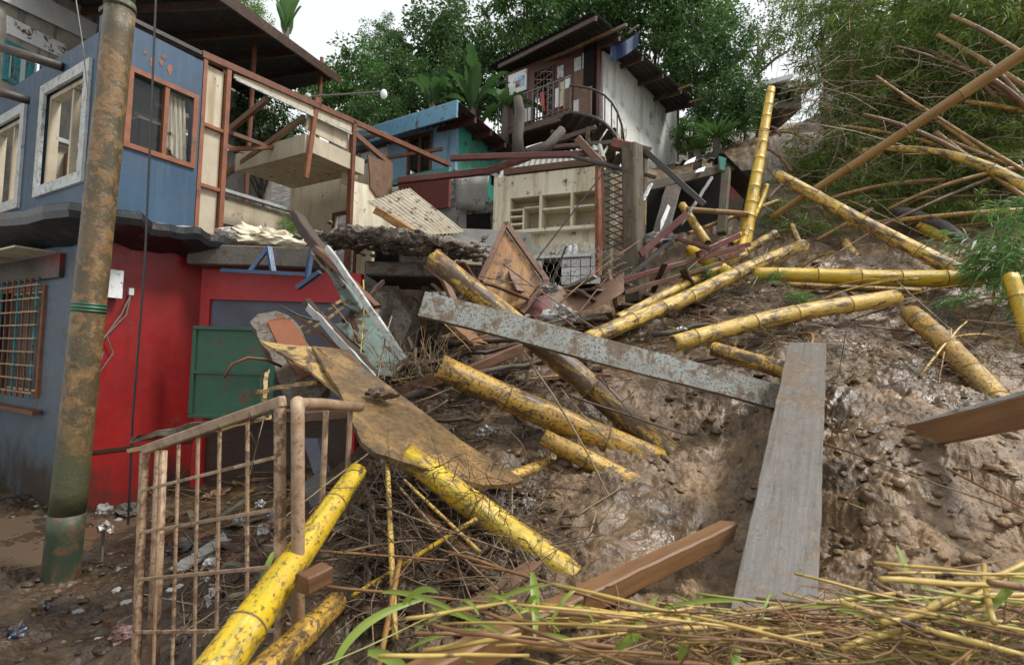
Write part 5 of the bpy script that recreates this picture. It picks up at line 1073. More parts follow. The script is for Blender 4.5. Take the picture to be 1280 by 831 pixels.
# ------------------------------------------------------------------ big bamboo culms
bl = [((543, 322, 4.6), (836, 558, 3.85), .105, .135, 'muddy', 'thick muddy bamboo running under the steel channel', 0, .75),
 ((552, 458, 4.05), (800, 562, 3.8), .115, .135, 'muddy', 'thick cut bamboo with open end, muddy toward the slope', 0, .95),
 ((680, 548, 3.85), (800, 600, 3.55), .075, .09, 'muddy', 'bamboo stub half buried under the thick cut one', 0, .5),
 ((508, 572, 3.05), (715, 708, 2.72), .085, .10, 'vivid', 'vivid yellow muddy bamboo below the plywood sheet', 0, .8),
 ((446, 588, 2.8), (255, 862, 1.62), .058, .086, 'vivid', 'bright yellow bamboo leaning down past the gate', 0, .62),
 ((420, 752, 2.4), (310, 858, 1.75), .06, .066, 'muddy', 'mud-caked bamboo lying beside the bright one by the gate', 0, .5),
 ((524, 640, 2.95), (650, 748, 2.55), .042, .055, 'brown', 'reddish brown bamboo piece under the vivid yellow one', 0, .6),
 ((735, 426, 5.5), (1003, 306, 7.7), .105, .105, 'pale', 'pale bamboo lying up the slope from the steel channel', 0, .45),
 ((772, 398, 6.3), (930, 318, 7.8), .075, .08, 'pale', 'thinner pale bamboo lying alongside the long pale one', 0, .5),
 ((842, 428, 5.0), (1118, 371, 5.7), .095, .105, 'pale', 'pale dry bamboo lying level above the grey plank', .03, .6),
 ((893, 436, 4.95), (986, 463, 4.45), .085, .09, 'muddy', 'short yellow bamboo end beside the grey plank top', 0, .45),
 ((943, 343, 6.7), (1222, 349, 6.1), .095, .125, 'bright', 'bright yellow bamboo lying level across the slope', 0, .40),
 ((972, 219, 8.0), (1198, 341, 6.35), .085, .11, 'pale', 'pale split bamboo with hollow end above the yellow one', 0, .40),
 ((965, 272, 8.3), (1295, 58, 6.0), .055, .085, 'ochre', 'long straight brown bamboo slanting high over the slope', 0, .7),
 ((1080, 188, 9.2), (1300, 243, 7.0), .06, .09, 'pale', 'arched yellow bamboo stem coming from the thicket', .22, .40),
 ((964, 112, 9.6), (929, 315, 8.3), .085, .125, 'bright', 'upright bright yellow bamboo with broken top', .0, .33),
 ((958, 232, 9.0), (914, 305, 8.2), .05, .06, 'bright', 'thin curved yellow bamboo beside the upright one', -.12, .4),
 ((946, 248, 8.7), (926, 310, 8.2), .055, .065, 'bright', 'short yellow bamboo close against the upright one', 0, .35),
 ((1138, 392, 5.35), (1242, 492, 4.5), .105, .11, 'muddy', 'notched yellow bamboo sunk in the mud at the right', .05, .33),
 ((1264, 345, 5.1), (1296, 440, 4.6), .075, .085, 'bright', 'yellow bamboo stem behind the green leaves', 0, .4),
 ((1148, 282, 8.6), (1200, 308, 8.2), .09, .10, 'bright', 'short ribbed yellow bamboo under the grey branch', 0, .16),
 ((1056, 302, 8.5), (1080, 340, 7.9), .085, .09, 'pale', 'small pale bamboo stump in the mud under the split one', 0, .3),
 ((1102, 316, 8.3), (1076, 352, 7.7), .08, .08, 'ochre', 'pinkish brown bamboo stump beside the pale stump', 0, .3),
 ((862, 312, 7.9), (915, 346, 7.3), .10, .11, 'bright', 'short split yellow bamboo among the red steel', 0, .35),
 ((853, 256, 8.9), (884, 304, 8.3), .075, .08, 'pale', 'pale yellow bamboo tip before the dark shed', 0, .4),
 ((858, 262, 8.6), (935, 268, 8.4), .05, .055, 'ochre', 'thin ochre bamboo lying level before the shed', 0, .4),
 ((926, 318, 8.2), (968, 292, 8.4), .08, .085, 'pale', 'short pale bamboo at the foot of the upright one', 0, .3),
 ((990, 282, 8.5), (1002, 312, 8.0), .05, .05, 'muddy', 'small upright bamboo stub above the pale culm', 0, .3),
 ((636, 596, 3.62), (694, 568, 3.85), .05, .05, 'muddy', 'buried bamboo stub beside the plywood sheet', 0, .3),
 ((985, 356, 6.9), (1150, 365, 6.4), .05, .05, 'muddy', 'thin muddy bamboo under the bright level one', 0, .4),
 ((440, 745, 2.45), (596, 648, 2.75), .012, .016, 'bright', 'thin yellow cane lying across the dark mud bank', 0, .12),
 ((484, 575, 3.0), (494, 800, 2.2), .016, .017, 'pale', 'thin upright pale cane hanging under the plywood sheet', 0, .14),
 ((500, 700, 2.5), (470, 850, 1.9), .014, .015, 'ochre', 'thin ochre cane below the upright pale one', 0, .14),
 ((505, 600, 2.9), (600, 690, 2.6), .01, .012, 'pale', 'slim cane slanting over the dark bank', 0, .12),
 ((860, 292, 8.8), (975, 250, 9.5), .04, .05, 'ochre', 'dull bamboo lying behind the upright yellow one', 0, .4)]
SINK = {(836, 558, 3.85), (800, 562, 3.8), (800, 600, 3.55), (715, 708, 2.72), (650, 748, 2.55), (1242, 492, 4.5), (694, 568, 3.85), (1296, 440, 4.6)}
for a, b_, r0, r1, m__, lb_, bd, nd in bl:
    thin = r0 < .02
    Bp = P(*b_)
    if b_ in SINK:
        g_ = on_ground(b_[0], b_[1], 1.2, 9); Bp = g_ + (g_ - P(*a)).normalized() * .15 - ZUP * .05
    culm('bamboo_cane' if thin else 'bamboo_culm', P(*a), Bp, r0, r1, BAM[m__], lb_, bend=bd, node=nd, seg=8 if thin else 22, steps=3 if thin else 5)
m_ = MB(); m_.tube([P(1110, 262, 8.7), P(1140, 266, 8.6), P(1180, 283, 8.4), P(1222, 318, 7.9)], [.06, .075, .09, .10], 12); m_.build('branch', mat('grey_branch', (.17, .16, .15), (.08, .075, .07), .7, 5, bump=.5), label='thick grey bent branch lying above the bright bamboo', cat='branch', smooth=True)
# block of wood by the bright bamboo
beam('wood_block', P(378, 730, 1.95), P(408, 716, 2.05), .075, .07, wood, 'small muddy wood block on the bright bamboo by the gate', 'block', seg=3, jag=.006, wob=.003)
# thin culms of the thicket, upper right
tc_ = [((1095, 95, 10), (1300, 225, 8)), ((1120, 58, 10.5), (1300, 132, 9)), ((1190, 20, 10), (1300, 85, 8.5)), ((1235, 78, 9), (1300, 155, 8.3)), ((1050, 158, 11), (1185, 186, 10)), ((1130, 122, 11), (1300, 262, 8.5)), ((1150, 60, 11), (1260, 140, 9.5)), ((1040, 248, 10), (1180, 225, 9.5)), ((1000, 262, 9.6), (1260, 245, 8.8)), ((1060, 282, 9.3), (1300, 262, 8)), ((1170, 165, 9.5), (1300, 262, 8.4)), ((1240, 100, 8.6), (1292, 145, 8.2)), ((1020, 300, 8.8), (1090, 262, 9.2)), ((1085, 290, 8.9), (1240, 222, 9.0)), ((1010, 150, 14), (1150, 200, 11)), ((1110, 262, 9.4), (1300, 205, 8.6)), ((1000, 225, 11), (960, 250, 10.5)), ((975, 165, 13), (1010, 180, 13)), ((955, 185, 12.5), (990, 215, 12)), ((960, 210, 11.5), (985, 240, 11.2)), ((985, 188, 12.5), (1045, 190, 12)), ((955, 160, 13), (975, 170, 13))]
for _ in range(5):
    x_ = R.uniform(1060, 1210); y_ = R.uniform(40, 200); tc_.append(((x_, y_, R.uniform(9.4, 10.6)), (x_ + 140, y_ + R.uniform(30, 95), R.uniform(8.3, 9.2))))
for i, (a, b_) in enumerate(tc_):
    a = (a[0], a[1], a[2] - .8 if a[0] > 1030 else a[2]); b_ = (b_[0], b_[1], b_[2] - .5)
    r = R.uniform(.03, .055); culm('thicket_bamboo', P(*a), P(*b_), r * .8, r, BAM[['ochre', 'brown', 'ochre', 'brown', 'muddy'][i % 5]], 'thin dull bamboo stem leaning in the thicket on the slope', 'bamboo', 'thin bamboo stems in the thicket', bend=R.uniform(-.04, .12), node=.3, seg=8, hollow=False, steps=3)

# ------------------------------------------------------------------ twigs
def twig_pts(a, b_, n=7, wob=.04):
    a = V(a); b_ = V(b_); L_ = (b_ - a).length; d1 = V((R.gauss(0, 1), R.gauss(0, 1), R.gauss(0, 1))); d1.normalize(); s = R.uniform(-1, 1) * wob * L_
    return [a.lerp(b_, i / (n - 1)) + d1 * s * 4 * (i / (n - 1)) * (1 - i / (n - 1)) + V((R.gauss(0, 1), R.gauss(0, 1), R.gauss(0, 1))) * wob * .06 * L_ for i in range(n)]
tw = [((655, 438, 4.2), (785, 668, 3.15), 10, 0), ((700, 485, 4.0), (790, 580, 3.4), 7, 0), ((560, 560, 3.8), (680, 625, 3.4), 6, 1), ((690, 665, 3.05), (818, 588, 3.5), 8, 0), ((745, 640, 3.1), (718, 735, 2.6), 7, 0), ((705, 670, 3.0), (730, 740, 2.6), 6, 0),
 ((1005, 545, 3.3), (1290, 648, 2.3), 7, 0), ((640, 610, 3.1), (655, 745, 2.5), 6, 0), ((400, 688, 2.5), (560, 700, 2.5), 8, 1), ((380, 730, 2.2), (700, 760, 2.1), 8, 1), ((560, 690, 2.4), (820, 775, 1.9), 9, 1), ((500, 610, 2.85), (660, 770, 2.2), 8, 0), ((470, 630, 2.7), (640, 690, 2.5), 7, 0), ((430, 690, 2.5), (520, 675, 2.6), 8, 0), ((330, 520, 3.2), (300, 640, 2.9), 4, 0), ((470, 560, 3.0), (340, 660, 2.35), 6, 0), ((630, 330, 6.0), (760, 420, 5.5), 10, 0), ((600, 345, 6.2), (720, 365, 6.0), 9, 0), ((700, 378, 5.8), (800, 300, 7), 8, 1), ((720, 410, 5.4), (640, 350, 6), 8, 0), ((720, 395, 6.1), (760, 345, 6.8), 12, 2), ((630, 395, 5.8), (700, 430, 5.2), 9, 2),
 ((860, 395, 5.6), (1270, 470, 4.2), 7, 1), ((890, 355, 6.5), (1010, 300, 7.5), 9, 0), ((1150, 470, 4.3), (1210, 400, 4.8), 14, 3), ((1200, 400, 4.8), (1280, 408, 4.4), 8, 0), ((1120, 350, 5.8), (1260, 470, 4.3), 8, 0), ((1060, 250, 8), (1170, 300, 7.5), 9, 0), ((1180, 440, 4.4), (1170, 500, 4.1), 8, 1), ((880, 480, 4.6), (1010, 420, 5.2), 6, 0), ((700, 490, 4.0), (860, 545, 3.9), 12, 4), ((745, 470, 4.1), (790, 520, 3.9), 9, 4), ((1185, 585, 2.7), (1290, 640, 2.2), 8, 1), ((840, 355, 6.8), (900, 300, 7.6), 9, 1), ((940, 360, 6.4), (960, 310, 7.2), 8, 0), ((1000, 345, 6.5), (1090, 290, 7.8), 9, 1), ((1095, 640, 2.75), (1122, 662, 2.6), 14, 3), ((415, 380, 4.9), (490, 470, 4.2), 6, 0), ((455, 350, 5.4), (448, 470, 4.3), 9, 3), ((490, 395, 5.0), (470, 520, 4), 8, 0), ((535, 385, 5.2), (590, 440, 4.6), 6, 3), ((470, 520, 3.9), (600, 470, 4.6), 8, 1), ((560, 500, 4.2), (480, 545, 4.0), 8, 0), ((590, 425, 4.9), (700, 400, 5.2), 7, 1)]
tmat = [twig_m, twig_red, rust, straw_m, darkwood]
for i, (a, b_, r, mm) in enumerate(tw):
    m_ = MB(); pts = twig_pts(P(*a), P(*b_)); r_ = r * .001; m_.tube(pts, [r_ * (1 - .5 * k / 6) for k in range(7)], 6)
    for k in (2, 4):
        if R.random() < .6: m_.tube(twig_pts(pts[k], pts[k] + V((R.uniform(-.2, .2), R.uniform(-.2, .2), R.uniform(-.05, .2))), 4), [r_ * .5, r_ * .4, r_ * .3, r_ * .2], 4)
    m_.build('twig', tmat[mm], label='bare bamboo twig lying loose over the mud and debris', cat='twig', group='loose twigs over the slide', smooth=True)

def tubes_np(name, starts, ends, r, m__, label, cat, curve=.12, nseg=5, parent=None):
    """thousands of thin three-sided stems in one mesh"""
    n = len(starts); t = np.linspace(0, 1, nseg)[None, :, None]; S = starts[:, None, :]; E = ends[:, None, :]
    L_ = np.linalg.norm(ends - starts, axis=1)[:, None, None]; bow = NR.normal(0, 1, (n, 1, 3)); bow *= curve * L_
    C = S + (E - S) * t + bow * 4 * t * (1 - t) + NR.normal(0, .012, (n, nseg, 3)) * L_
    ax = (ends - starts) / np.linalg.norm(ends - starts, axis=1)[:, None]; a = np.cross(ax, NR.normal(0, 1, (n, 3))); a /= np.linalg.norm(a, axis=1)[:, None]; b2 = np.cross(ax, a)
    rr = np.asarray(r).reshape(-1, 1, 1) * (1 - .6 * t); vs = []
    for k in range(3):
        w = 2 * math.pi * k / 3; vs.append(C + (a[:, None, :] * math.cos(w) + b2[:, None, :] * math.sin(w)) * rr)
    vs = np.stack(vs, 2); base = (np.arange(n) * nseg * 3)[:, None, None] + (np.arange(nseg - 1) * 3)[None, :, None] + np.arange(3)[None, None, :]
    nxt = (np.arange(n) * nseg * 3)[:, None, None] + (np.arange(nseg - 1) * 3)[None, :, None] + ((np.arange(3) + 1) % 3)[None, None, :]
    fs = np.stack([base, nxt, nxt + 3, base + 3], -1).reshape(-1, 4); vs = vs.reshape(-1, 3)
    o = bpy.data.objects.new(name, mesh_np(name, vs, fs, m__)); link(o, parent, (0, 0, 0) if parent is None else WO[parent])
    return meta(o, label, cat, kind='stuff')
def scatter(n, boxes):
    """ground points inside picture-read patches (column, row, spread) walked onto the ground"""
    out = []
    for (px0, px1, py0, py1, k) in boxes:
        for _ in range(int(n * k)):
            out.append(tuple(on_ground(R.uniform(px0, px1), R.uniform(py0, py1), 1.2, 13)))
    return np.array(out)
pt = scatter(620, [(480, 560, 400, 500, .7), (560, 760, 400, 500, .7), (780, 1000, 350, 440, 2.0), (1000, 1280, 330, 480, 1.3), (440, 700, 600, 800, .7), (190, 440, 560, 780, .5), (850, 1280, 250, 340, .5), (640, 900, 480, 560, .25), (470, 640, 470, 560, .35)])
dr_ = NR.normal(0, 1, pt.shape) * np.array([1, .7, .22]); dr_ /= np.linalg.norm(dr_, axis=1)[:, None]; ln = NR.uniform(.15, .75, (len(pt), 1))
pt[:, 2] += NR.uniform(0, .09, len(pt))
half = len(pt) // 2; ix = NR.permutation(len(pt))
for q, m__, lb_ in ((ix[:half + half // 2], twig_m, 'tangle of fine dry bamboo twigs over the mud'), (ix[half + half // 2:], darkwood, 'tangle of fine dark wet roots and twigs over the mud')):
    tubes_np('twig_tangle', pt[q] - dr_[q] * ln[q] * .5, pt[q] + dr_[q] * ln[q] * .5, NR.uniform(.002, .0055, len(q)), m__, lb_, 'twigs')
# root bundle by the plywood: fine upright stems
q0 = np.array([tuple(P(R.uniform(470, 560), R.uniform(440, 490), R.uniform(4.4, 5.2))) for _ in range(130)]); q1 = q0 + NR.normal(0, 1, q0.shape) * np.array([.16, .12, .14]) + np.array([0, 0, .2])
tubes_np('root_bundle', q0, q1, NR.uniform(.003, .006, len(q0)), twig_m, 'sprouting bundle of thin pale roots above the plywood', 'roots')
q0 = np.array([tuple(P(R.uniform(430, 640), R.uniform(580, 740), R.uniform(2.45, 3.0))) for _ in range(520)]); q1 = q0 + NR.normal(0, 1, q0.shape) * np.array([.11, .08, .12])
tubes_np('root_fringe', q0, q1, NR.uniform(.0015, .0035, len(q0)), darkwood, 'fringe of dark wet roots on the mud bank under the plywood', 'roots')
# churned clods, half buried offcuts and chips
def clod_patch(n, boxes, sizes):
    out = []
    for (x0, x1, y0, y1, w) in boxes:
        for _ in range(int(n * w)):
            cx, cy = R.uniform(x0, x1), R.uniform(y0, y1); g = on_ground(cx, cy, 1.2, 12)
            for q in range(R.randrange(1, 6)):
                e = g + V((R.gauss(0, .09), R.gauss(0, .09), 0)); s_ = R.choice(sizes) * R.uniform(.6, 1.3); e.z = gz(e.x, e.y) + s_ * R.uniform(-.35, .25); out.append((e, s_))
    return out
lump_cluster('mud_clods', mud_m, 'churned clods of wet mud over the slide', 'mud', clod_patch(70, [(440, 700, 600, 820, 1.3), (560, 960, 430, 640, 1.3), (1000, 1280, 440, 740, 1.2), (0, 430, 640, 831, 1.4), (430, 640, 590, 800, 1.2), (950, 1280, 300, 400, .6)], [.008, .012, .016, .022, .03, .04]))
lump_cluster('sunk_mud', mud_m, 'mud slumped round the buried bamboo and timber ends', 'mud', [(on_ground(px + R.gauss(0, 16), py + R.gauss(0, 9)), R.choice([.015, .025, .04, .06])) for (px, py) in [(822, 556), (795, 562), (770, 590), (705, 700), (960, 505), (905, 668), (1235, 490), (640, 745), (990, 470), (560, 480), (690, 570), (1150, 545)] for _ in range(9)])
for i, (q, r) in enumerate([([(470, 470, 5.0), (560, 440, 5.2), (690, 425, 5.4)], .035), ([(500, 500, 4.6), (600, 462, 4.9), (720, 445, 5.1)], .03), ([(540, 430, 5.5), (620, 412, 5.6), (760, 440, 5.3)], .04), ([(590, 470, 4.7), (640, 500, 4.3), (655, 545, 4.0)], .022), ([(480, 540, 4.1), (530, 520, 4.3), (610, 525, 4.2)], .025), ([(560, 500, 4.5), (520, 470, 4.8), (510, 420, 5.1)], .022), ([(440, 640, 2.95), (500, 660, 2.85), (560, 720, 2.6)], .022), ([(460, 600, 3.0), (470, 680, 2.75), (440, 760, 2.4)], .018), ([(590, 610, 3.1), (560, 680, 2.8), (610, 760, 2.4)], .018), ([(820, 420, 5.7), (900, 400, 6.0), (1000, 410, 5.7)], .025), ([(860, 455, 5.0), (940, 440, 5.1), (1000, 400, 5.8)], .02)]):
    m_ = MB(); k_ = [P(*x) for x in q]; cp_ = [k_[0] * (1 - t) ** 2 + k_[1] * 2 * t * (1 - t) + k_[2] * t * t + V((R.gauss(0, .02), R.gauss(0, .02), R.gauss(0, .02))) for t in [j / 11 for j in range(12)]]
    m_.tube(cp_, [r * (1.15 - .6 * j / 11) * R.uniform(.85, 1.15) for j in range(12)], 9); m_.build('root', R.choice([bark, darkwood, bark]), label='crooked dark root torn out and lying in the slide', cat='root', group='torn roots in the slide', smooth=True)
OC = 'muddy wood offcut half buried in the slide'
for i in range(140):
    if i < 34 or i > 108: px, py = R.uniform(470, 780), R.uniform(400, 485)
    elif i < 48: px, py = R.uniform(800, 1270), R.uniform(330, 440)
    elif i < 62: px, py = R.uniform(440, 700), R.uniform(600, 800)
    else: px, py = R.uniform(190, 440), R.uniform(570, 740)
    g = on_ground(px, py, 1.6, 12); w = R.uniform(0, 3.14); dv = V((math.cos(w), math.sin(w), R.uniform(-.25, .35))) * R.uniform(.12, .5)
    beam('offcut', g - dv * .5 + ZUP * .02, g + dv * .5 + ZUP * .03, R.uniform(.03, .12), R.uniform(.012, .035), R.choice([wood, darkwood, darkwood, ply, oldpost, rustsheet]), OC, 'offcut', 'offcuts half buried in the slide', seg=6, wob=.006)
TC = 'slim dry cane lying across the slide'
for i in range(34):
    px, py = (R.uniform(760, 1270), R.uniform(290, 440)) if i < 24 else (R.uniform(480, 800), R.uniform(410, 500))
    g = on_ground(px, py, 1.6, 12) + ZUP * R.uniform(.03, .16); w = R.gauss(.0, .7); dv = V((math.cos(w), math.sin(w) * .8, R.uniform(-.1, .35))) * R.uniform(.5, 1.6)
    culm('slim_cane', g - dv * .5, g + dv * .5, R.uniform(.008, .014), R.uniform(.012, .02), BAM[R.choice(['pale', 'ochre', 'muddy', 'brown'])], TC, 'bamboo', 'slim canes strewn over the slide', bend=R.uniform(-.06, .12), side=R.uniform(-.08, .08), node=.2, seg=7, hollow=False, steps=3)
# ------------------------------------------------------------------ foreground straw and green blades
def stalk(a, b_, r, m__, i):
    m_ = MB(); pts = twig_pts(a, b_, 8, .03); m_.tube(pts, [r * (1.25 if k in (2, 5) else 1) * (1 - .25 * k / 7) for k in range(8)], 8)
    m_.build('straw_stalk', m__, label='dry bamboo stalk in the straw heap on the near mud', cat='straw', group='straw stalks on the near mud', smooth=True)
def near_z(x, y): return gz(x, y)
for i in range(135):
    px = (700 + 610 * (R.random() ** .62)) if i % 14 else R.uniform(440, 700); dd = R.uniform(1.35, 1.95); py = R.uniform(752, 850) if px > 800 else R.uniform(750, 860)
    if px > 1150: py -= R.uniform(0, 60)
    c = P(px, py, dd); w = R.gauss(0, .5); L_ = R.uniform(.25, .85); d = V((math.cos(w), math.sin(w) * .7, R.gauss(-.02, .10))) * L_ * .5
    stalk(c - d, c + d, R.choice([.003, .004, .004, .005, .006, .008, .009]), R.choice([straw_m, straw_m, straw_m, straw_m, straw_g, straw_b, straw_b, twig_red]), i)
stalk(P(660, 808, 1.6), P(880, 830, 1.5), .011, BAM['ochre'], 0); stalk(P(670, 755, 1.9), P(850, 775, 1.75), .009, BAM['pale'], 1); stalk(P(1120, 780, 1.45), P(1290, 700, 1.5), .010, straw_m, 2)
n_ = 700; q0 = np.array([tuple(P(730 + 590 * R.random() ** .75, R.uniform(768, 900), R.uniform(1.35, 1.9))) for _ in range(n_)])
d_ = np.stack([NR.normal(0, 1, n_), NR.normal(0, .5, n_), NR.normal(0, .12, n_)], -1); d_ /= np.linalg.norm(d_, axis=1)[:, None]; L_ = NR.uniform(.1, .4, (n_, 1))
tubes_np('straw_litter', q0 - d_ * L_ * .5, q0 + d_ * L_ * .5, NR.uniform(.0018, .005, n_), straw_b, 'brown straw litter under the stalks on the near mud', 'straw')
def blade(pts, w, m__, label, group='green blades among the straw', name='grass_blade'):
    pts = [V(p) for p in pts]; n = 12; vs = []; fs = []
    def bz(t):
        if len(pts) == 2: return pts[0].lerp(pts[1], t)
        return pts[0] * (1 - t) ** 2 + pts[1] * 2 * t * (1 - t) + pts[2] * t * t
    for i in range(n + 1):
        t = i / n; c = bz(t); tg = (bz(min(1, t + .02)) - bz(max(0, t - .02))).normalized(); sd = tg.cross(V((.1, -.9, .45))).normalized(); ww = w * (math.sin(math.pi * min(1, t * .92 + .08)) ** .6) * .5
        up = sd.cross(tg) * ww * .35; vs += [c - sd * ww + up, c, c + sd * ww + up]
    for i in range(n):
        k = i * 3; fs += [(k, k + 1, k + 4, k + 3), (k + 1, k + 2, k + 5, k + 4)]
    m_ = MB(); m_.add(vs, fs); return m_.build(name, m__, label=label, cat='leaf', group=group, smooth=True)
GB = 'green grass blade among the straw on the near mud'
for q, w_ in [([(415, 840, 1.75), (440, 765, 1.85), (535, 748, 2.0)], .03), ([(665, 715, 2.0), (672, 750, 1.95), (668, 800, 1.8)], .035), ([(460, 815, 1.7), (490, 815, 1.7), (520, 850, 1.6)], .035), ([(478, 740, 2.0), (520, 735, 2.0), (590, 775, 1.8)], .02), ([(320, 740, 2.15), (340, 695, 2.2), (343, 688, 2.25)], .025), ([(780, 822, 1.55), (800, 775, 1.6), (822, 745, 1.65)], .03), ([(850, 830, 1.5), (855, 800, 1.5), (862, 760, 1.6)], .03), ([(918, 850, 1.4), (915, 820, 1.45), (925, 805, 1.5)], .03), ([(1140, 735, 1.7), (1130, 705, 1.75), (1120, 680, 1.8)], .022), ([(760, 830, 1.55), (780, 800, 1.55), (800, 790, 1.6)], .03), ([(830, 760, 1.7), (880, 745, 1.7), (930, 752, 1.7)], .015), ([(1150, 745, 1.6), (1190, 770, 1.5), (1210, 800, 1.45)], .02), ([(1230, 770, 1.4), (1270, 720, 1.45), (1300, 700, 1.5)], .025), ([(540, 760, 1.9), (600, 770, 1.85), (640, 800, 1.7)], .018)]:
    blade([P(*x) for x in q], w_, grassleaf, GB)
for i in range(26):
    px, py, d = R.uniform(500, 1290), R.uniform(755, 845), R.uniform(1.4, 1.85); a = P(px, py, d); L_ = R.uniform(.1, .3); w = R.uniform(0, 6.28); e = a + V((math.cos(w) * L_, math.sin(w) * L_ * .4, R.uniform(-.02, .1)))
    blade([a, a.lerp(e, .5) + V((0, 0, R.uniform(.02, .07))), e], R.uniform(.006, .018), grassleaf, GB)

# ------------------------------------------------------------------ foliage
def leaf_quads(pos, dirs, length, width, sag=.15):
    n = len(pos); d = dirs / np.linalg.norm(dirs, axis=1)[:, None]; rnd = NR.normal(0, 1, (n, 3)); rnd[:, 2] += .8
    s = np.cross(d, rnd); s /= np.linalg.norm(s, axis=1)[:, None] + 1e-9; nn = np.cross(s, d); L_ = np.asarray(length).reshape(-1, 1); W_ = np.asarray(width).reshape(-1, 1) * .5
    tip = pos + d * L_; tip[:, 2] -= (L_[:, 0] * sag); mid = pos + d * L_ * .45
    v = np.stack([pos, mid + s * W_ + nn * W_ * .3, tip, mid - s * W_ + nn * W_ * .3], 1); return v.reshape(-1, 3), np.arange(4 * n).reshape(-1, 4)
def crown_mesh(name, m__, nclump, per, shape=(1, 1, .85), leaf=(.055, .028), cr=.2, seed=0, hollow=.55, gaps=0):
    rg = np.random.default_rng(seed); c = rg.normal(0, 1, (nclump, 3)); c /= np.linalg.norm(c, axis=1)[:, None]; c *= (hollow + (1 - hollow) * rg.random((nclump, 1))) * (.8 + .35 * rg.random((nclump, 1))); c *= np.array(shape)
    pos = []; dr = []
    for k in range(nclump):
        r = cr * rg.uniform(.6, 1.35); p = rg.normal(0, 1, (per, 3)); p /= np.linalg.norm(p, axis=1)[:, None]; p *= r * rg.random((per, 1)) ** .45; p[:, 2] *= .65
        pos.append(c[k] + p); dr.append(p / r + c[k] * .5 + rg.normal(0, .5, (per, 3)) + np.array([0, 0, -.25]))
    pos = np.concatenate(pos); dr = np.concatenate(dr); L_ = leaf[0] * rg.uniform(.6, 1.3, len(pos)); v, f = leaf_quads(pos, dr, L_, L_ * leaf[1] / leaf[0]); return mesh_np(name, v, f, m__), c
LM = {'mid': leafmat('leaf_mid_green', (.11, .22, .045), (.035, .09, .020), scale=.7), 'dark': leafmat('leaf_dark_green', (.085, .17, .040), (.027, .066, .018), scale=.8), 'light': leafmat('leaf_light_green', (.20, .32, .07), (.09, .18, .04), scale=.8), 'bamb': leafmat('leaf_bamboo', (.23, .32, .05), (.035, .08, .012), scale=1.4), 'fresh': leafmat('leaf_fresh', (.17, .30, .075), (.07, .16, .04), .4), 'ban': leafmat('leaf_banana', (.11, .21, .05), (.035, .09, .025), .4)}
CR = {}
for k, (m__, nc_k, per, shp, lf_, cr_) in {'mid': ('mid', 120, 70, (1, 1, .9), (.085, .042), .2), 'midb': ('mid', 100, 100, (1, .9, 1.1), (.08, .04), .22), 'dark': ('dark', 120, 70, (1, 1, .95), (.085, .042), .2), 'light': ('light', 90, 80, (1, 1, .9), (.06, .03), .2), 'thin': ('dark', 55, 60, (1, 1, .9), (.055, .03), .17)}.items():
    CR[k] = crown_mesh('crown', LM[m__], nc_k, per, shp, lf_, cr_, seed=len(CR) + 3, hollow=.45 if k != 'thin' else .3)
def tree(px, py, d, rpx, kind, label, group, lean=0):
    c = P(px, py, d); r = rpx * d / F; gx, gy = c.x + lean, c.y + .2; base = V((gx, gy, gz(gx, gy) - .2))
    if base.z > c.z - r * .8: base.z = c.z - r * 1.2
    rt = root('tree', base, label, 'tree', group); me, cl = CR[kind]
    m_ = MB(); h = c - base; tr_ = max(.07, r * .05)
    m_.tube([base, base + h * .35 + V((.1 * r, 0, 0)), base + h * .7, c], [tr_, tr_ * .8, tr_ * .6, tr_ * .35], 10)
    rz = R.uniform(0, 6.28)
    for k in range(12):
        e = V(cl[k * 3 % len(cl)]); e = V((e.x * math.cos(rz) - e.y * math.sin(rz), e.x * math.sin(rz) + e.y * math.cos(rz), e.z)) * r
        s = base + h * R.uniform(.55, .95); m_.tube([s, s.lerp(c + e, .5) + V((0, 0, .06 * r)), c + e], [tr_ * .45, tr_ * .3, tr_ * .1], 6)
    m_.build('trunk', bark, rt, smooth=True)
    o = bpy.data.objects.new('crown', me); link(o, rt, c); o.scale = (r, r, r); o.rotation_euler = (0, 0, rz); return rt
trs = [(458, 112, 23, 62, 'mid', 'round mid green tree rising behind the torn room'), (482, 58, 25, 30, 'midb', 'hazy green treetop above the round mid green tree'), (398, 112, 21, 36, 'mid', 'small green tree at the far end of the dark roof'), (300, 8, 22, 40, 'light', 'pale green tree showing above the dark roof'), (575, 28, 25, 58, 'thin', 'sparse dark tree with bare limbs behind the banana plant'), (520, 118, 20, 55, 'dark', 'dark tree behind the light blue roof'), (600, 100, 22, 62, 'dark', 'dark tree behind the banana leaves'), (655, 12, 20, 62, 'midb', 'leafy green tree over the hill house roof'), (740, -5, 22, 72, 'mid', 'green tree above the hill house ridge'), (820, 20, 22, 68, 'dark', 'dark tree right behind the hill house'), (880, 85, 19, 62, 'dark', 'dense dark tree beside the white wall'), (868, 30, 20, 58, 'midb', 'bright topped tree above the dense dark one'), (948, 40, 24, 62, 'thin', 'open dark tree with bare limbs against the sky'), (905, 140, 17.5, 45, 'dark', 'low dark tree behind the spiky plant'), (700, 60, 25, 70, 'dark', 'dark tree hidden behind the hill house roof'), (470, 150, 18, 40, 'dark', 'low dark bush behind the torn roof beam'), (330, 160, 15, 55, 'dark', 'dark tree seen through the torn room'), (1090, 80, 20, 60, 'dark', 'dark tree behind the bamboo thicket'), (1180, 60, 19, 90, 'dark', 'large dark tree deep in the bamboo thicket'), (1280, 60, 17, 90, 'dark', 'dark tree at the thicket edge up the slope'), (560, 75, 27, 70, 'dark', 'shaded tree far behind the banana plant'), (930, 130, 20, 36, 'dark', 'small dark tree below the open one'), (862, 170, 16.5, 26, 'mid', 'green shrub against the white house corner')]
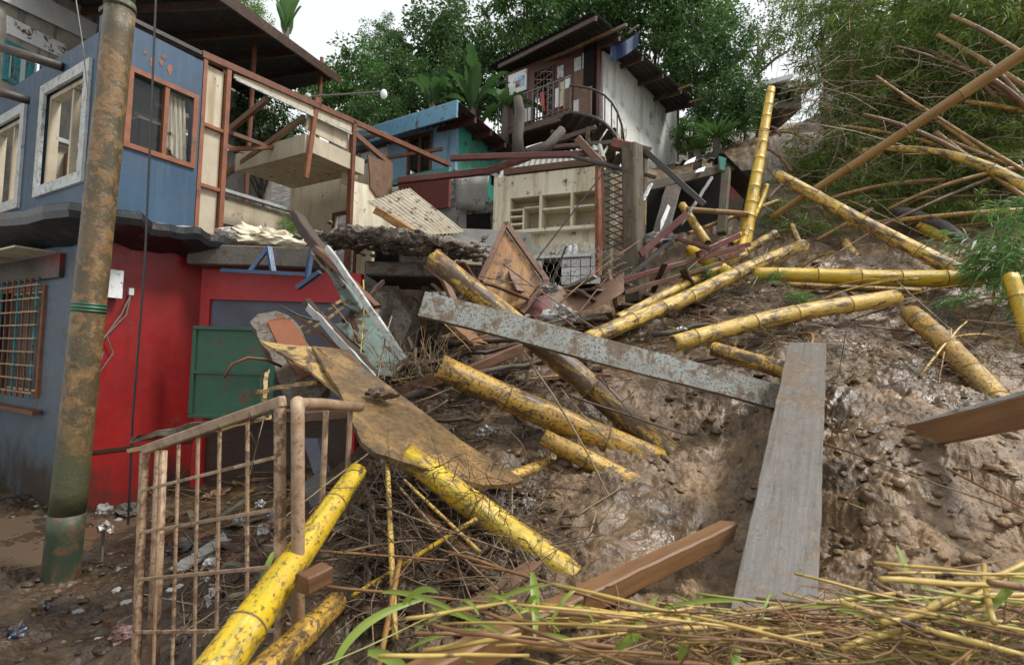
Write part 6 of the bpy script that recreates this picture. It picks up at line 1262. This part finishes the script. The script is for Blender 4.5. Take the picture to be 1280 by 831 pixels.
for q in trs: tree(*q, 'trees on the hillside')
def strap_plant(c, n, L_, w_, m__, name, label, cat, droop=.5, up=.6, nseg=6, stem=None, torn=0):
    rt = root(name, c, label, cat)
    if stem:
        m_ = MB(); m_.tube([c - ZUP * stem, c + ZUP * .2], [.12, .09], 10); m_.build('trunk', bark, rt, smooth=True)
    for i in range(n):
        w = i * 2.399 + R.uniform(-.3, .3); el = up * R.uniform(.6, 1.5); d = V((math.cos(w), math.sin(w), el)).normalized(); L1 = L_ * R.uniform(.75, 1.15)
        pts = [c + d * L1 * t + V((0, 0, -droop * L1 * t ** 2.2)) for t in [q / nseg for q in range(nseg + 1)]]
        vs = []; fs = []
        for k, p in enumerate(pts):
            t = k / nseg; tg = (pts[min(k + 1, nseg)] - pts[max(k - 1, 0)]).normalized(); sd = tg.cross(ZUP).normalized(); u = sd.cross(tg); ww = w_ * .5 * (math.sin(math.pi * min(1, .1 + t * .9)) ** .55 if t < 1 else .05) * (1 + torn * R.uniform(-.35, .1))
            vs += [p - sd * ww + u * ww * .35, p, p + sd * ww + u * ww * .35]
        for k in range(nseg):
            j = k * 3; fs += [(j, j + 1, j + 4, j + 3), (j + 1, j + 2, j + 5, j + 4)]
        m_ = MB(); m_.add(vs, fs); m_.build('leaf', m__, rt, smooth=True)
    return rt
strap_plant(P(592, 140, 15.5), 13, 2.4, .36, LM['ban'], 'banana_plant', 'banana plant with broad torn leaves behind the teal house', 'plant', .4, 2.2, 18, 1.5, 1.1)
strap_plant(P(540, 135, 16.5), 9, 2.0, .38, LM['ban'], 'banana_plant', 'smaller banana plant left of the bare limbed tree', 'plant', .5, 2.0, 18, 1.5, 1.1)
strap_plant(P(632, 138, 14.4), 7, 1.7, .36, LM['ban'], 'banana_plant', 'drooping banana plant at the balcony end', 'plant', .8, 1.2, 18, 1.2, 1.1)
strap_plant(P(358, 42, 17), 5, 1.7, .5, LM['fresh'], 'banana_plant', 'pale banana leaves rising above the dark roof', 'plant', .15, 3.5, 8, 1.5, .3)
strap_plant(P(896, 175, 13.5), 60, .85, .06, LM['fresh'], 'spiky_plant', 'spiky yucca plant beside the white house', 'plant', .25, .7, 4, 1.0)
strap_plant(P(872, 190, 13.6), 40, .5, .06, LM['mid'], 'spiky_plant', 'small leafy plant at the white wall foot', 'plant', .3, .8, 4, .6)
# bamboo thicket foliage: drooping sprays of narrow leaves on fine twigs
def spray_mesh(seed, n_tw=70, R0=1.3, lpt=42, lw=(.23, .027), m__=None):
    rg = np.random.default_rng(seed); P0 = []; D0 = []; S = []; E = []
    for k in range(n_tw):
        s = rg.normal(0, .45, 3) * R0 * np.array([1, .8, .6]); w = rg.uniform(0, 6.28); d = np.array([math.cos(w), math.sin(w), rg.uniform(-.2, .7)]); L_ = rg.uniform(.5, 1.1) * R0; t = rg.random(lpt) ** .7
        p = s + d * L_ * t[:, None]; p[:, 2] -= .45 * L_ * t ** 2; p += rg.normal(0, .05, p.shape); P0.append(p); D0.append(np.tile(d, (lpt, 1)) * .7 + rg.normal(0, .55, (lpt, 3)) + np.array([0, 0, -.55])); S.append(s); e = s + d * L_; e[2] -= .45 * L_; E.append(e)
    p = np.concatenate(P0); dd = np.concatenate(D0); L_ = lw[0] * rg.uniform(.55, 1.25, len(p)); v, f = leaf_quads(p, dd, L_, L_ * lw[1] / lw[0], .2); return mesh_np('foliage', v, f, m__ or LM['bamb']), np.array(S), np.array(E)
SP = [spray_mesh(50 + k) for k in range(4)]
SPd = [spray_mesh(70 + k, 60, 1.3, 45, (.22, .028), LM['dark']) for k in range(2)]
def bamboo_clump(px, py, d, k, sc, label, dark=False):
    c = P(px, py, d); me, S, E = (SPd if dark else SP)[k % (2 if dark else 4)]; gzv = gz(c.x, c.y); rt = root('bamboo_clump', V((c.x, c.y, min(gzv, c.z - .5))), label, 'bamboo', 'leafy bamboo sprays of the thicket')
    rz = R.uniform(0, 6.28); o = bpy.data.objects.new('foliage', me); link(o, rt, c); o.scale = (sc, sc, sc); o.rotation_euler = (R.uniform(-.25, .25), R.uniform(-.25, .25), rz)
    m_ = MB(); cz_, sz_ = math.cos(rz), math.sin(rz)
    for a, b_ in zip(S[:40], E[:40]):
        a2 = c + V((a[0] * cz_ - a[1] * sz_, a[0] * sz_ + a[1] * cz_, a[2])) * sc; b2 = c + V((b_[0] * cz_ - b_[1] * sz_, b_[0] * sz_ + b_[1] * cz_, b_[2])) * sc; m_.tube([a2, a2.lerp(b2, .5) + V((0, 0, .12 * sc)), b2], [.008, .006, .003], 3)
    m_.build('twigs', twig_m, rt)
    gb = V((c.x + .3, c.y + .3, gzv - .1))
    if c.z - gzv > .6:
        m_ = MB(); m_.tube([gb, gb.lerp(c, .5) + V((.1, .1, .2)), c], [.035, .03, .02], 8); m_.build('stem', BAM['ochre'], rt, smooth=True)
BC = 'green bamboo spray with narrow drooping leaves in the thicket'
for i, (px, py, d, sc) in enumerate([(1025, 5, 13, .9), (1060, 10, 12, 1.15), (1075, 80, 13.5, .9), (1110, 45, 11.5, 1.1), (1160, 15, 11, 1.1), (1110, 110, 12, 1.0), (1190, 70, 10.5, 1.0), (1230, 20, 10, 1.0), (1270, 70, 9.5, .9), (1160, 130, 11, 1.0), (1220, 140, 10, .9), (1275, 150, 9.5, .8), (1080, 170, 12, .9), (1040, 200, 11.5, .75), (1010, 215, 12, .6), (1130, 200, 10.5, .8), (1190, 205, 9.8, .75), (1250, 215, 9.2, .7), (1070, 240, 10.2, .6), (1120, 262, 9.5, .55), (1180, 262, 9, .5), (1260, 272, 8.4, .5), (1280, 0, 9, .9), (975, 268, 9.8, .35), (1010, 285, 9.2, .4), (1085, 130, 13, .8)]):
    bamboo_clump(px, py, d, i, sc, BC)
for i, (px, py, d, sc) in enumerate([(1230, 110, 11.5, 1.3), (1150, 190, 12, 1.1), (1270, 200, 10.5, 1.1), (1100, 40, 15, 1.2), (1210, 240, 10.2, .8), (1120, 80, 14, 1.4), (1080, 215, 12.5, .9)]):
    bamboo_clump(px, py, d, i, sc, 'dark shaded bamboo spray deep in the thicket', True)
n_ = 520; q0 = np.array([tuple(P(R.uniform(985, 1300), R.uniform(60, 300), R.uniform(8.2, 12))) for _ in range(n_)]); d_ = np.stack([NR.normal(0, 1, n_), NR.normal(0, .5, n_), NR.normal(.1, .45, n_)], -1); d_ /= np.linalg.norm(d_, axis=1)[:, None]; L_ = NR.uniform(.5, 2.0, (n_, 1))
tubes_np('thicket_twigs', q0 - d_ * L_ * .5, q0 + d_ * L_ * .5, NR.uniform(.004, .010, n_), twig_m, 'bare brown twigs criss-crossing through the bamboo thicket', 'twigs')
# fresh leaves at the right edge, small sprouts
fm = spray_mesh(91, 26, .55, 26, (.24, .03), LM['fresh'])
for i, (px, py, d, sc) in enumerate([(1268, 312, 5.6, .8), (1295, 270, 5.8, .7), (1240, 338, 5.8, .45), (1290, 365, 5.2, .5)]):
    c = P(px, py, d); rt = root('bamboo_sprout', V((c.x, c.y, gz(c.x, c.y))), 'fresh green bamboo sprout with long leaves at the slope edge', 'bamboo', 'fresh sprouts beside the bright bamboo'); o = bpy.data.objects.new('foliage', fm[0]); link(o, rt, c); o.scale = (sc,) * 3; o.rotation_euler = (0, 0, i * 1.7)
    m_ = MB(); m_.tube([V((c.x, c.y, gz(c.x, c.y) - .05)), c + V((.02, 0, -.2)), c], [.02, .015, .008], 6); m_.build('stem', BAM['pale'], rt)
for i, (px, py, d) in enumerate([(1005, 375, 6.0), (1195, 375, 5.5), (880, 345, 7.2), (960, 345, 6.6), (365, 280, 7.6), (1000, 250, 9.5), (855, 330, 7.6)]):
    c = P(px, py, d); rt = root('sprig', c, 'small torn green sprig lying in the debris', 'leaves', 'torn green sprigs in the debris'); o = bpy.data.objects.new('foliage', fm[0]); link(o, rt, c); s = R.uniform(.28, .4); o.scale = (s, s, s * .5); o.rotation_euler = (R.uniform(-.6, .6), R.uniform(-.6, .6), i * 1.1)
